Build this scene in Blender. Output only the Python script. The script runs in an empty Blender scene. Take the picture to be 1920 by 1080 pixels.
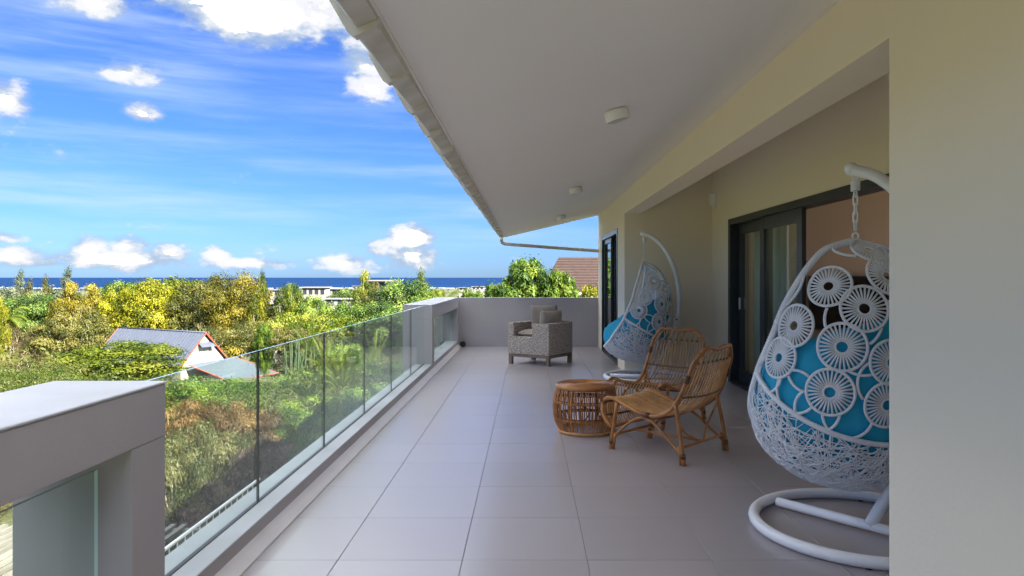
import bpy, math, random
import numpy as np
from math import radians, pi, sin, cos

# ------------------------------------------------------------------ camera, sky, sun, exposure
scene = bpy.context.scene
COL = scene.collection
H = 1.36                                   # eye height above the terrace floor
cam_d = bpy.data.cameras.new('camera'); cam = bpy.data.objects.new('camera', cam_d); COL.objects.link(cam)
cam.location = (0, 0, H); cam.rotation_euler = (radians(90), 0, 0)
cam_d.sensor_width = 36.0; cam_d.lens = 1333 / 1920 * 36
cam_d.shift_x = -31 / 1920; cam_d.shift_y = 20 / 1920 * -1
cam_d.clip_start = 0.05; cam_d.clip_end = 90000
scene.camera = cam

SUN_EL, SUN_AZ = radians(36), math.atan2(0.80, -0.60)      # azimuth measured from +Y towards +X
sun_dir = np.array([sin(SUN_AZ) * cos(SUN_EL), cos(SUN_AZ) * cos(SUN_EL), sin(SUN_EL)])
sun_d = bpy.data.lights.new('sun', 'SUN'); sun_d.energy = 2.0; sun_d.angle = radians(0.55); sun_d.color = (1.0, 0.92, 0.78)
sun = bpy.data.objects.new('sun', sun_d); COL.objects.link(sun)
from mathutils import Vector, Matrix
sun.rotation_euler = Vector(sun_dir).to_track_quat('Z', 'Y').to_euler()
sun.location = (20, -15, 30)

vs = scene.view_settings
vs.view_transform = 'Standard'; vs.look = 'None'; vs.gamma = 1.0; vs.use_curve_mapping = False
vs.exposure = 3.92
scene.cycles.use_denoising = True
try: scene.cycles.denoiser = 'OPENIMAGEDENOISE'
except Exception: pass
scene.cycles.max_bounces = 8; scene.cycles.diffuse_bounces = 5; scene.cycles.glossy_bounces = 4
scene.cycles.transparent_max_bounces = 16; scene.cycles.transmission_bounces = 4
scene.cycles.caustics_reflective = False; scene.cycles.caustics_refractive = False
scene.cycles.sample_clamp_indirect = 6.0

def build_world():
    w = bpy.data.worlds.new('World'); scene.world = w; w.use_nodes = True
    nt = w.node_tree; N = nt.nodes; L = nt.links; N.clear()
    def node(t, **kw):
        n = N.new(t)
        for k, v in kw.items(): setattr(n, k, v)
        return n
    def val(sock, v):
        if hasattr(v, 'is_output') or isinstance(v, bpy.types.NodeSocket): L.new(v, sock)
        else: sock.default_value = v
    def M(op, a, b=None, c=None, clamp=False):
        n = node('ShaderNodeMath', operation=op, use_clamp=clamp); val(n.inputs[0], a)
        if b is not None: val(n.inputs[1], b)
        if c is not None: val(n.inputs[2], c)
        return n.outputs[0]
    def V(op, a, b=None):
        n = node('ShaderNodeVectorMath', operation=op); val(n.inputs[0], a)
        if b is not None: val(n.inputs[1], b)
        return n.outputs['Value'] if op in ('LENGTH', 'DOT_PRODUCT') else n.outputs[0]
    def smooth(v, lo, hi):
        n = node('ShaderNodeMapRange', interpolation_type='SMOOTHSTEP'); val(n.inputs[0], v)
        n.inputs[1].default_value = lo; n.inputs[2].default_value = hi; return n.outputs[0]
    def noise(vec, scale, detail, rough=0.55, lac=2.0):
        n = node('ShaderNodeTexNoise'); L.new(vec, n.inputs['Vector']); n.inputs['Scale'].default_value = scale
        n.inputs['Detail'].default_value = detail; n.inputs['Roughness'].default_value = rough
        n.inputs['Lacunarity'].default_value = lac
        return n.outputs['Fac']
    def mix(f, a, b):
        n = node('ShaderNodeMix', data_type='RGBA'); val(n.inputs[0], f); val(n.inputs[6], a); val(n.inputs[7], b); return n.outputs[2]
    sky = node('ShaderNodeTexSky', sky_type='NISHITA'); sky.sun_disc = False
    sky.sun_elevation = SUN_EL; sky.sun_rotation = SUN_AZ; sky.altitude = 0
    sky.air_density = 1.0; sky.dust_density = 0.35; sky.ozone_density = 3.5
    tc = node('ShaderNodeTexCoord'); d = tc.outputs['Generated']
    sep = node('ShaderNodeSeparateXYZ'); L.new(d, sep.inputs[0]); el = sep.outputs['Z']
    # --- cumulus: a field of noise that is thick just above the horizon, plus a few separate heaps
    dz = V('MULTIPLY', d, (1, 1, 1.9))
    n1 = noise(dz, 9.0, 8, 0.60)
    n1up = noise(V('ADD', dz, (-0.010, -0.004, 0.030)), 9.0, 4, 0.60)
    n2 = noise(V('ADD', dz, (3.1, 1.7, 0.9)), 30.0, 5, 0.6)
    band = M('MULTIPLY', smooth(el, 0.004, 0.02), M('SUBTRACT', 1.0, smooth(el, 0.025, 0.085)))
    wide = noise(V('MULTIPLY', d, (1, 1, 0.2)), 3.2, 2)
    field = M('ADD', M('MULTIPLY', band, M('ADD', M('MULTIPLY', wide, 0.5), 0.0)), -0.34)
    field = M('ADD', field, M('MULTIPLY', smooth(el, 0.28, 0.46), 0.74))          # added cumulus overhead, mostly out of view, thickened to light the terrace
    heaps = [  # px x, px y, half width, half height, weight (the clouds of the photograph, in directions)
        (215, 488, 140, 20, .52), (170, 466, 40, 26, .46), (235, 462, 36, 20, .4), (320, 476, 38, 20, .42), (405, 478, 28, 20, .48), (470, 493, 100, 12, .40), (80, 494, 110, 12, .38),
        (770, 448, 46, 24, .72), (775, 484, 60, 30, .50), (650, 492, 70, 20, .5), (705, 468, 28, 24, .42), (20, 480, 60, 22, .45),
        (5, 445, 40, 12, .40), (500, 18, 165, 62, .60), (600, 10, 70, 40, .40), (690, 120, 62, 55, .55), (230, 138, 55, 22, .36), (268, 214, 42, 22, .52),
        (12, 185, 52, 34, .46), (175, 5, 80, 30, .46)]
    acc = field
    for (px, py, hw, hh, wt) in heaps:
        c = np.array([(px - 991) / 1333, 1.0, (520 - py) / 1333]); ln = np.linalg.norm(c); c /= ln
        sx, sz = hw / 1333 / ln, hh / 1333 / ln
        df = V('MULTIPLY', V('SUBTRACT', d, tuple(c)), (1 / sx, 1 / sx, 1 / sz))
        r = V('LENGTH', df)
        f = M('SUBTRACT', M('MULTIPLY', M('SUBTRACT', 1.30, r), wt * 1.15), 0.16)
        acc = M('MAXIMUM', acc, M('MAXIMUM', f, -0.6))
    dens = M('ADD', acc, M('ADD', M('MULTIPLY', M('SUBTRACT', n1, 0.5), 1.7), M('MULTIPLY', M('SUBTRACT', n2, 0.5), 0.72)))
    a_cum = smooth(dens, -0.11, 0.30)
    # --- high thin streaks
    rot = node('ShaderNodeMapping'); rot.inputs['Rotation'].default_value = (0, radians(-11), 0); rot.inputs['Scale'].default_value = (0.8, 0.8, 8.0)
    L.new(d, rot.inputs['Vector'])
    c1 = noise(rot.outputs[0], 3.4, 6, 0.55)
    c2 = noise(V('ADD', d, (7.3, 2.2, 4.1)), 1.6, 2)
    a_cir = M('MULTIPLY', smooth(c1, 0.38, 0.78), smooth(c2, 0.28, 0.55))
    a_cir = M('MULTIPLY', a_cir, M('MULTIPLY', smooth(el, 0.0, 0.10), 0.62))
    skyc = node('ShaderNodeMix', data_type='RGBA', blend_type='MULTIPLY'); skyc.inputs[0].default_value = 1.0
    L.new(sky.outputs[0], skyc.inputs[6]); skyc.inputs[7].default_value = (0.081, 0.133, 0.255, 1)
    white = (1.32, 1.32, 1.32, 1); core = (23, 23.8, 25.2, 1); shade = (0.60, 0.77, 1.02, 1)  # core: cloud centres made far brighter than white to light the shaded terrace
    relief = M('ADD', M('MULTIPLY', M('SUBTRACT', n1, n1up), 3.4), M('ADD', M('MULTIPLY', M('SUBTRACT', n2, 0.5), 0.8), M('MULTIPLY', dens, 1.25)))
    cumcol = mix(smooth(relief, -0.10, 0.66), shade, white)
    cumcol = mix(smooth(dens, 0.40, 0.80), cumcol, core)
    s1 = mix(a_cir, skyc.outputs[2], (1.02, 1.25, 1.48, 1))
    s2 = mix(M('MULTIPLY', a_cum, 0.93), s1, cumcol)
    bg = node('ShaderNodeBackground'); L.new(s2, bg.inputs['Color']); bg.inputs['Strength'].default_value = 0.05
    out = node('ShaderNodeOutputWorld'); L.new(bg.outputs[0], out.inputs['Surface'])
build_world()

# ------------------------------------------------------------------ helpers
rng = np.random.default_rng(7)
def unit(v): v = np.asarray(v, float); return v / (np.linalg.norm(v) + 1e-12)
def catmull(P, n):
    P = np.asarray(P, float); Q = np.vstack([2 * P[0] - P[1], P, 2 * P[-1] - P[-2]]); out = []
    k = len(P) - 1
    for t in np.linspace(0, k, n):
        i = min(int(t), k - 1); u = t - i; a, b, c, d = Q[i:i + 4]
        out.append(0.5 * (2 * b + (c - a) * u + (2 * a - 5 * b + 4 * c - d) * u * u + (3 * b - a - 3 * c + d) * u ** 3))
    return np.array(out)

class MB:
    """collects shapes into one mesh"""
    def __init__(s): s.v = []; s.f = []; s.m = []
    def add(s, verts, faces, mi=0):
        o = len(s.v); s.v.extend([tuple(map(float, p)) for p in verts])
        s.f.extend([tuple(o + i for i in f) for f in faces]); s.m.extend([mi] * len(faces)); return s
    def box(s, x0, x1, y0, y1, z0, z1, mi=0, bev=0.0):
        if bev <= 0:
            v = [(x, y, z) for z in (z0, z1) for y in (y0, y1) for x in (x0, x1)]
            f = [(0, 2, 3, 1), (4, 5, 7, 6), (0, 1, 5, 4), (2, 6, 7, 3), (0, 4, 6, 2), (1, 3, 7, 5)]
            return s.add(v, f, mi)
        b = bev; v = []; idx = {}
        for X, (cx, ix) in enumerate(((x0, 1), (x1, -1))):
            for Y, (cy, iy) in enumerate(((y0, 1), (y1, -1))):
                for Z, (cz, iz) in enumerate(((z0, 1), (z1, -1))):
                    for ax in range(3):
                        p = [cx + ix * b, cy + iy * b, cz + iz * b]; p[ax] = (cx, cy, cz)[ax]
                        idx[(X, Y, Z, ax)] = len(v); v.append(tuple(p))
        g = lambda X, Y, Z, a: idx[(X, Y, Z, a)]
        f = [(g(0,0,0,0), g(0,0,1,0), g(0,1,1,0), g(0,1,0,0)), (g(1,0,0,0), g(1,1,0,0), g(1,1,1,0), g(1,0,1,0)),
             (g(0,0,0,1), g(1,0,0,1), g(1,0,1,1), g(0,0,1,1)), (g(0,1,0,1), g(0,1,1,1), g(1,1,1,1), g(1,1,0,1)),
             (g(0,0,0,2), g(0,1,0,2), g(1,1,0,2), g(1,0,0,2)), (g(0,0,1,2), g(1,0,1,2), g(1,1,1,2), g(0,1,1,2))]
        for A in (0, 1):
            for B in (0, 1):
                f.append((g(A,B,0,0), g(A,B,1,0), g(A,B,1,1), g(A,B,0,1)) if A != B else (g(A,B,0,0), g(A,B,0,1), g(A,B,1,1), g(A,B,1,0)))
                f.append((g(A,0,B,0), g(A,0,B,2), g(A,1,B,2), g(A,1,B,0)) if A != B else (g(A,0,B,0), g(A,1,B,0), g(A,1,B,2), g(A,0,B,2)))
                f.append((g(0,A,B,1), g(1,A,B,1), g(1,A,B,2), g(0,A,B,2)) if A != B else (g(0,A,B,1), g(0,A,B,2), g(1,A,B,2), g(1,A,B,1)))
                for C in (0, 1): f.append((g(A,B,C,0), g(A,B,C,1), g(A,B,C,2)) if (A + B + C) % 2 == 0 else (g(A,B,C,0), g(A,B,C,2), g(A,B,C,1)))
        return s.add(v, f, mi)
    def tube(s, P, r, n=8, closed=False, cap=True, mi=0):
        P = np.asarray(P, float); m = len(P); r = np.broadcast_to(np.asarray(r, float), (m,))
        T = np.roll(P, -1, 0) - np.roll(P, 1, 0)
        if not closed: T[0] = P[1] - P[0]; T[-1] = P[-1] - P[-2]
        T /= np.linalg.norm(T, axis=1)[:, None] + 1e-12
        ref = np.array([0, 0, 1.0]) if abs(T[0][2]) < 0.9 else np.array([1.0, 0, 0])
        u = unit(np.cross(T[0], ref)); U = [u]
        for i in range(1, m):
            u = u - T[i] * np.dot(u, T[i]); u = unit(u); U.append(u)
        U = np.array(U); W = np.cross(T, U); a = np.linspace(0, 2 * pi, n, endpoint=False)
        ring = P[:, None, :] + r[:, None, None] * (np.cos(a)[None, :, None] * U[:, None, :] + np.sin(a)[None, :, None] * W[:, None, :])
        v = ring.reshape(-1, 3); f = []
        for i in range(m if closed else m - 1):
            j = (i + 1) % m
            for k in range(n): f.append((i * n + k, i * n + (k + 1) % n, j * n + (k + 1) % n, j * n + k))
        if cap and not closed: f.append(tuple(reversed(range(n)))); f.append(tuple((m - 1) * n + k for k in range(n)))
        return s.add(v, f, mi)
    def lathe(s, prof, n=32, c=(0, 0, 0), mi=0):
        v = []; f = []; m = len(prof)
        for k in range(n):
            a = 2 * pi * k / n
            for (r, z) in prof: v.append((c[0] + r * cos(a), c[1] + r * sin(a), c[2] + z))
        for k in range(n):
            q = (k + 1) % n
            for i in range(m - 1): f.append((k * m + i, q * m + i, q * m + i + 1, k * m + i + 1))
        return s.add(v, f, mi)
    def prism(s, poly, axis, a, b, mi=0):
        """poly: 2-D outline in the two other axes, extruded along axis (0,1,2) from a to b"""
        n = len(poly); v = []
        for t in (a, b):
            for (p, q) in poly: v.append({0: (t, p, q), 1: (p, t, q), 2: (p, q, t)}[axis])
        f = [tuple(range(n)), tuple(reversed(range(n, 2 * n)))] + [(i, n + i, n + (i + 1) % n, (i + 1) % n) for i in range(n)]
        return s.add(v, f, mi)
    def mesh(s, name, smooth=False):
        me = bpy.data.meshes.new(name); me.from_pydata(s.v, [], s.f); me.update()
        if any(s.m): me.polygons.foreach_set('material_index', s.m)
        if smooth: me.polygons.foreach_set('use_smooth', [True] * len(s.f))
        import bmesh
        bm = bmesh.new(); bm.from_mesh(me); bmesh.ops.recalc_face_normals(bm, faces=bm.faces); bm.to_mesh(me); bm.free()
        return me
    def build(s, name, mat, parent=None, smooth=False, **kw):
        return obj(name, s.mesh(name, smooth), mat, parent, **kw)

def obj(name, me, mat=None, parent=None, loc=None, rotz=None):
    o = bpy.data.objects.new(name, me); COL.objects.link(o)
    if mat is not None and me is not None and len(me.materials) == 0:
        for m in (mat if isinstance(mat, (list, tuple)) else [mat]): me.materials.append(m)
    if parent is not None: o.parent = parent
    if loc is not None: o.location = loc
    if rotz is not None: o.rotation_euler = (0, 0, rotz)
    return o
def tag(o, label=None, cat=None, group=None, kind=None):
    if label: o['label'] = label
    if cat: o['category'] = cat
    if group: o['group'] = group
    if kind: o['kind'] = kind
    return o
def thing(name, label, cat, loc=(0, 0, 0), rotz=0, group=None):
    o = bpy.data.objects.new(name, None); COL.objects.link(o); o.location = loc; o.rotation_euler = (0, 0, rotz)
    o.empty_display_size = 0.1
    return tag(o, label, cat, group)
def copy_tree(o, parent=None):
    c = o.copy(); COL.objects.link(c); c.parent = parent
    for ch in list(o.children): copy_tree(ch, c)
    return c

# ------------------------------------------------------------------ materials
def material(name, c1, c2=None, rough=0.6, scale=3.0, detail=5, metal=0.0, bump=0.0, bscale=60.0, spec=0.5, stretch=(1, 1, 1), contrast=(0.3, 0.7), rvar=0.0, objvar=0.0, coord='Object'):
    m = bpy.data.materials.new(name); m.use_nodes = True; nt = m.node_tree; N = nt.nodes; L = nt.links
    b = N['Principled BSDF']; b.inputs['Roughness'].default_value = rough; b.inputs['Metallic'].default_value = metal
    b.inputs['Specular IOR Level'].default_value = spec
    tc = N.new('ShaderNodeTexCoord'); mp = N.new('ShaderNodeMapping'); mp.inputs['Scale'].default_value = stretch
    L.new(N.new('ShaderNodeNewGeometry').outputs['Position'] if coord == 'World' else tc.outputs[coord], mp.inputs['Vector'])
    nz = N.new('ShaderNodeTexNoise'); nz.inputs['Scale'].default_value = scale; nz.inputs['Detail'].default_value = detail
    L.new(mp.outputs[0], nz.inputs['Vector'])
    rp = N.new('ShaderNodeValToRGB'); L.new(nz.outputs['Fac'], rp.inputs[0])
    c2 = c2 or tuple(x * 0.9 for x in c1)
    rp.color_ramp.elements[0].position = contrast[0]; rp.color_ramp.elements[1].position = contrast[1]
    rp.color_ramp.elements[0].color = (*c2, 1); rp.color_ramp.elements[1].color = (*c1, 1)
    col = rp.outputs[0]
    if objvar:
        oi = N.new('ShaderNodeObjectInfo'); mr = N.new('ShaderNodeMapRange'); L.new(oi.outputs['Random'], mr.inputs[0])
        mr.inputs[3].default_value = 1 - objvar; mr.inputs[4].default_value = 1 + objvar
        hs = N.new('ShaderNodeHueSaturation'); L.new(col, hs.inputs['Color']); L.new(mr.outputs[0], hs.inputs['Value']); col = hs.outputs[0]
    L.new(col, b.inputs['Base Color'])
    if rvar:
        mr = N.new('ShaderNodeMapRange'); L.new(nz.outputs['Fac'], mr.inputs[0]); mr.inputs[1].default_value = 0.3; mr.inputs[2].default_value = 0.7
        mr.inputs[3].default_value = rough - rvar; mr.inputs[4].default_value = rough + rvar; L.new(mr.outputs[0], b.inputs['Roughness'])
    if bump:
        n2 = N.new('ShaderNodeTexNoise'); n2.inputs['Scale'].default_value = bscale; n2.inputs['Detail'].default_value = 4
        L.new(mp.outputs[0], n2.inputs['Vector'])
        bp = N.new('ShaderNodeBump'); bp.inputs['Strength'].default_value = bump; bp.inputs['Distance'].default_value = 0.01
        L.new(n2.outputs['Fac'], bp.inputs['Height']); L.new(bp.outputs[0], b.inputs['Normal'])
    return m
def glass(name, tint, ior=1.5, extra=0.0):
    m = bpy.data.materials.new(name); m.use_nodes = True; nt = m.node_tree; N = nt.nodes; L = nt.links; N.clear()
    t = N.new('ShaderNodeBsdfTransparent'); t.inputs[0].default_value = (*tint, 1)
    g = N.new('ShaderNodeBsdfGlossy'); g.inputs['Roughness'].default_value = 0.015; g.inputs['Color'].default_value = (0.95, 1, 0.98, 1)
    lw = N.new('ShaderNodeLayerWeight'); lw.inputs['Blend'].default_value = 0.5      # facing: 1 - |cos|
    pw_ = N.new('ShaderNodeMath'); pw_.operation = 'POWER'; L.new(lw.outputs['Facing'], pw_.inputs[0]); pw_.inputs[1].default_value = 5
    ma = N.new('ShaderNodeMath'); ma.operation = 'MULTIPLY_ADD'; L.new(pw_.outputs[0], ma.inputs[0]); ma.inputs[1].default_value = 0.9; ma.inputs[2].default_value = 0.032
    mx = N.new('ShaderNodeMixShader'); L.new(ma.outputs[0], mx.inputs[0]); L.new(t.outputs[0], mx.inputs[1]); L.new(g.outputs[0], mx.inputs[2])
    o = N.new('ShaderNodeOutputMaterial'); L.new(mx.outputs[0], o.inputs['Surface'])
    return m
def leafmat(name, cols, trans=0.26, rough=0.5, objvar=0.12, gloss=0.015):
    """cols: 2-4 colours along the per-leaf tint"""
    m = bpy.data.materials.new(name); m.use_nodes = True; nt = m.node_tree; N = nt.nodes; L = nt.links; N.clear()
    at = N.new('ShaderNodeAttribute'); at.attribute_name = 'tint'
    rp = N.new('ShaderNodeValToRGB'); L.new(at.outputs['Fac'], rp.inputs[0]); el = rp.color_ramp.elements
    while len(el) < len(cols): el.new(0.5)
    for i, c in enumerate(cols): el[i].position = i / (len(cols) - 1); el[i].color = (*c, 1)
    oi = N.new('ShaderNodeObjectInfo'); hs = N.new('ShaderNodeHueSaturation'); L.new(rp.outputs[0], hs.inputs['Color'])
    mr = N.new('ShaderNodeMapRange'); L.new(oi.outputs['Random'], mr.inputs[0]); mr.inputs[3].default_value = 1 - objvar; mr.inputs[4].default_value = 1 + objvar
    L.new(mr.outputs[0], hs.inputs['Value'])
    d = N.new('ShaderNodeBsdfDiffuse'); t = N.new('ShaderNodeBsdfTranslucent'); g = N.new('ShaderNodeBsdfGlossy'); g.inputs['Roughness'].default_value = rough
    g.inputs['Color'].default_value = (0.9, 0.9, 0.85, 1)
    L.new(hs.outputs[0], d.inputs[0]); L.new(hs.outputs[0], t.inputs[0])
    m1 = N.new('ShaderNodeMixShader'); m1.inputs[0].default_value = trans; L.new(d.outputs[0], m1.inputs[1]); L.new(t.outputs[0], m1.inputs[2])
    m2 = N.new('ShaderNodeMixShader'); m2.inputs[0].default_value = gloss; L.new(m1.outputs[0], m2.inputs[1]); L.new(g.outputs[0], m2.inputs[2])
    o = N.new('ShaderNodeOutputMaterial'); L.new(m2.outputs[0], o.inputs['Surface'])
    return m

MAT = {}
MAT['wall'] = material('wall_paint', (0.88, 0.78, 0.60), (0.845, 0.75, 0.575), 0.75, 0.7, bump=0.10, bscale=45)
MAT['ceiling'] = material('ceiling_paint', (0.88, 0.85, 0.80), (0.86, 0.83, 0.78), 0.8, 0.8, bump=0.04, bscale=120)
MAT['parapet'] = material('parapet_paint', (0.44, 0.41, 0.415), (0.385, 0.36, 0.365), 0.7, 1.3, bump=0.08, bscale=90)
MAT['sill'] = material('sill_paint', (0.50, 0.50, 0.515), (0.40, 0.40, 0.405), 0.6, 2.2, bump=0.06, bscale=60)
MAT['tile'] = material('floor_tile', (0.375, 0.340, 0.352), (0.375, 0.340, 0.352), 0.28, objvar=0.035, spec=0.85)
MAT['grout'] = material('grout', (0.27, 0.25, 0.25), None, 0.9)
MAT['metal_white'] = material('white_powder_coat', (0.88, 0.88, 0.88), (0.85, 0.85, 0.85), 0.35, 8)
MAT['white_strand'] = material('white_resin_strand', (0.88, 0.88, 0.88), (0.83, 0.83, 0.83), 0.45, 20)
MAT['anthracite'] = material('anthracite_aluminium', (0.030, 0.034, 0.034), (0.024, 0.027, 0.027), 0.38, 5)
MAT['rubber'] = material('black_seal', (0.012, 0.012, 0.012), None, 0.5)
MAT['glass'] = glass('balustrade_glass', (0.93, 0.978, 0.96))
MAT['glass_edge'] = material('glass_edge', (0.62, 0.80, 0.78), (0.55, 0.74, 0.72), 0.2, 4)
MAT['pane'] = glass('door_glass', (0.83, 0.92, 0.88))
MAT['rattan'] = material('honey_rattan', (0.50, 0.215, 0.055), (0.31, 0.115, 0.026), 0.38, 9, stretch=(1, 1, 1), contrast=(0.32, 0.66), objvar=0.10)
MAT['rattan_pale'] = material('pale_rattan_cane', (0.62, 0.335, 0.115), (0.42, 0.19, 0.055), 0.4, 12, contrast=(0.3, 0.65), objvar=0.16)
MAT['rattan_dark'] = material('dark_rattan_binding', (0.17, 0.070, 0.022), (0.10, 0.038, 0.012), 0.45, 30)
MAT['wicker'] = material('greywash_wicker', (0.58, 0.52, 0.465), (0.20, 0.155, 0.12), 0.75, 30, stretch=(1, 1, 2.5), contrast=(0.34, 0.64))
MAT['leg_wood'] = material('weathered_teak', (0.22, 0.165, 0.125), (0.15, 0.11, 0.08), 0.65, 12, stretch=(1, 1, 0.2))
MAT['linen'] = material('taupe_linen', (0.36, 0.30, 0.25), (0.31, 0.26, 0.215), 0.9, 6, bump=0.25, bscale=400)
MAT['turq'] = material('turquoise_cotton', (0.018, 0.40, 0.60), (0.014, 0.35, 0.54), 0.75, 5, bump=0.15, bscale=300)
# ------------------------------------------------------------------ terrain and sea
TR = [(0, -2.75), (12, -3.1), (25, -3.9), (40, -6.4), (70, -10.8), (110, -14), (200, -18), (400, -22), (1000, -29), (2200, -35.2), (2420, -36.6), (3200, -60)]
def ground_z(x, y):
    r = np.hypot(np.maximum(0, -2.2 - np.asarray(x, float)), np.maximum(0, np.asarray(y, float) - 14.5) )
    r = np.hypot(r, np.maximum(0, np.asarray(x, float) - 60) * 0.4)
    z = np.interp(r, [a for a, b in TR], [b for a, b in TR])
    return z + np.where(r > 6, 0.35 * np.sin(x * 0.13 + 1) * np.cos(y * 0.11), 0)
def build_terrain():
    g = np.sinh(np.linspace(-1, 1, 150) * 5.2); g = g / g.max()
    xs = g * 4200 - 6; ys = np.concatenate([-np.geomspace(400, 4, 14), np.geomspace(1, 4200, 130)])
    X, Y = np.meshgrid(xs, ys); Z = ground_z(X, Y)
    v = np.stack([X, Y, Z], -1).reshape(-1, 3); nx = len(xs); f = []
    for j in range(len(ys) - 1):
        for i in range(nx - 1): f.append((j * nx + i, j * nx + i + 1, (j + 1) * nx + i + 1, (j + 1) * nx + i))
    mb = MB(); mb.add(v, f)
    m = material('dry_grass_ground', (0.085, 0.085, 0.028), (0.035, 0.05, 0.014), 0.95, 0.25, 8, contrast=(0.35, 0.65), bump=0.4, bscale=3)
    tag(mb.build('ground', m, None, smooth=True), kind='structure')
    m = bpy.data.materials.new('sea_water'); m.use_nodes = True; nt = m.node_tree; b = nt.nodes['Principled BSDF']
    b.inputs['Base Color'].default_value = (0.012, 0.085, 0.27, 1); b.inputs['Roughness'].default_value = 0.5; b.inputs['Specular IOR Level'].default_value = 0.0
    tc = nt.nodes.new('ShaderNodeTexCoord'); nz = nt.nodes.new('ShaderNodeTexNoise'); nz.inputs['Scale'].default_value = 0.004; nz.inputs['Detail'].default_value = 6
    nt.links.new(tc.outputs['Object'], nz.inputs['Vector'])
    rp = nt.nodes.new('ShaderNodeValToRGB'); nt.links.new(nz.outputs['Fac'], rp.inputs[0])
    rp.color_ramp.elements[0].position = .35; rp.color_ramp.elements[0].color = (0.007, 0.021, 0.070, 1)
    rp.color_ramp.elements[1].position = .7; rp.color_ramp.elements[1].color = (0.010, 0.031, 0.092, 1); nt.links.new(rp.outputs[0], b.inputs['Base Color'])
    mb = MB(); mb.add([(-60000, 1400, -36), (60000, 1400, -36), (60000, 80000, -36), (-60000, 80000, -36)], [(0, 1, 2, 3)])
    mb.add([(-60000, -2000, -36), (-1400, -2000, -36), (-1400, 1400, -36), (-60000, 1400, -36)], [(0, 1, 2, 3)])
    tag(mb.build('sea', m), kind='structure')
    mb = MB(); n = 120; r2 = random.Random(3)      # the line of surf on the reef
    for i in range(n):
        x = -2200 + i * 36; y = 2480 + 60 * sin(i * .31) + r2.uniform(-25, 25); w = r2.uniform(5, 20)
        mb.box(x, x + 34, y, y + w, -36.0, -35.3)
    tag(mb.build('surf', material('sea_foam', (0.8, 0.82, 0.84), None, 0.9)), 'white surf breaking along the reef', None, None, 'stuff')
build_terrain()

# ------------------------------------------------------------------ terrace floor, one object per tile
XK, XG, XO = -1.37, -1.485, -1.785        # kerb face, glass line, outer face of the parapet
YE = 13.95                                # end wall
XW, XR = 1.37, 2.62                       # front plane of the house wall, recessed door wall
fl = MB().box(-1.60, 2.62, -3.0, YE + 0.05, -0.20, -0.006).build('terrace_floor', MAT['grout']); tag(fl, kind='structure')
xs_t = [-1.374, -0.918, -0.318, 0.282, 0.882, 1.482, 2.082, 2.62]
ys_t = [3.42 + 0.6 * k for k in range(-9, 18)]; ys_t = [y for y in ys_t if y < YE - 0.1] + [YE]
tile_cache = {}
for i in range(len(xs_t) - 1):
    for j in range(len(ys_t) - 1):
        w = xs_t[i + 1] - xs_t[i] - 0.0026; d = ys_t[j + 1] - ys_t[j] - 0.0026
        key = (round(w, 3), round(d, 3))
        if key not in tile_cache:
            me = MB().box(-w / 2, w / 2, -d / 2, d / 2, -0.008, 0, bev=0.0012).mesh('floor_tile'); me.materials.append(MAT['tile']); tile_cache[key] = me
        dz = random.Random(i * 71 + j).uniform(-0.0004, 0.0004)
        o = obj('floor_tile', tile_cache[key], None, fl, ((xs_t[i] + xs_t[i + 1]) / 2, (ys_t[j] + ys_t[j + 1]) / 2, dz))

# ------------------------------------------------------------------ parapet, glass, end wall
ZT = 0.966
kw = thing('kerb_wall', 'low grey kerb wall with pale top along the open side of the terrace', 'wall', (XK, 0, 0))
def at(o, mb):   # shift world coordinates into the frame of the thing
    l = np.array(o.location); mb.v = [tuple(np.array(p) - l) for p in mb.v]; return mb
at(kw, MB().box(-1.60, XK, -3, YE, -0.4, 0.122)).build('kerb', MAT['parapet'], kw)
at(kw, MB().box(-1.604, XK + 0.002, -3, YE - 0.004, 0.122, 0.130, bev=0.003)).build('coping', MAT['sill'], kw)
at(kw, MB().prism([(XK - 0.002, 0.001), (XK + 0.062, 0.001), (XK + 0.060, 0.010), (XK + 0.022, 0.040), (XK - 0.002, 0.062)], 1, -3, YE - 0.01)).build('skirting', material('skirting_paint', (0.66, 0.62, 0.61), None, 0.45, 4), kw)
def frame_block(label, y0, y1, posts, joints, end_open):
    t = thing('parapet_frame', label, 'parapet', (XK, y0, 0))
    at(t, MB().box(XO, XK + 0.003, y0, y1, 0.765, ZT - 0.006, bev=0.004)).build('beam', MAT['parapet'], t)
    at(t, MB().box(XO - 0.004, XK + 0.006, y0 - 0.003, y1 + 0.003, ZT - 0.006, ZT + 0.004, bev=0.003)).build('coping', MAT['sill'], t)
    for (a, b) in posts: at(t, MB().box(XO + 0.001, XK + 0.001, a, b, -0.5, 0.765, bev=0.003)).build('post', MAT['parapet'], t)
    for (a, b) in joints:
        mb = MB().box(XG - 0.006, XG + 0.006, a + 0.004, b - 0.004, 0.128, 0.700)
        mb.m = [1 if k in (1, 2, 3) else 0 for k in range(6)]
        at(t, mb).build('glass_pane', [MAT['glass'], MAT['glass_edge']], t)
    return t
frame_block('thick grey parapet frame in the near left corner with a pane under its beam', -3.0, 2.68, [(2.455, 2.679), (-2.99, -2.8)], [(-0.1, 1.17), (1.17, 2.445)], False)
frame_block('thick grey parapet frame at the far end of the glass balustrade', 10.1, YE - 0.002, [(10.101, 10.33), (13.72, YE - 0.003)], [(10.34, 10.9), (10.9, 12.2), (12.2, 13.71)], False)
gb = thing('glass_balustrade', 'frameless glass balustrade between the two grey parapet frames', 'balustrade', (XG, 2.69, 0))
ygs = [2.69, 3.90, 5.16, 6.43, 7.70, 8.97, 10.09]
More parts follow.
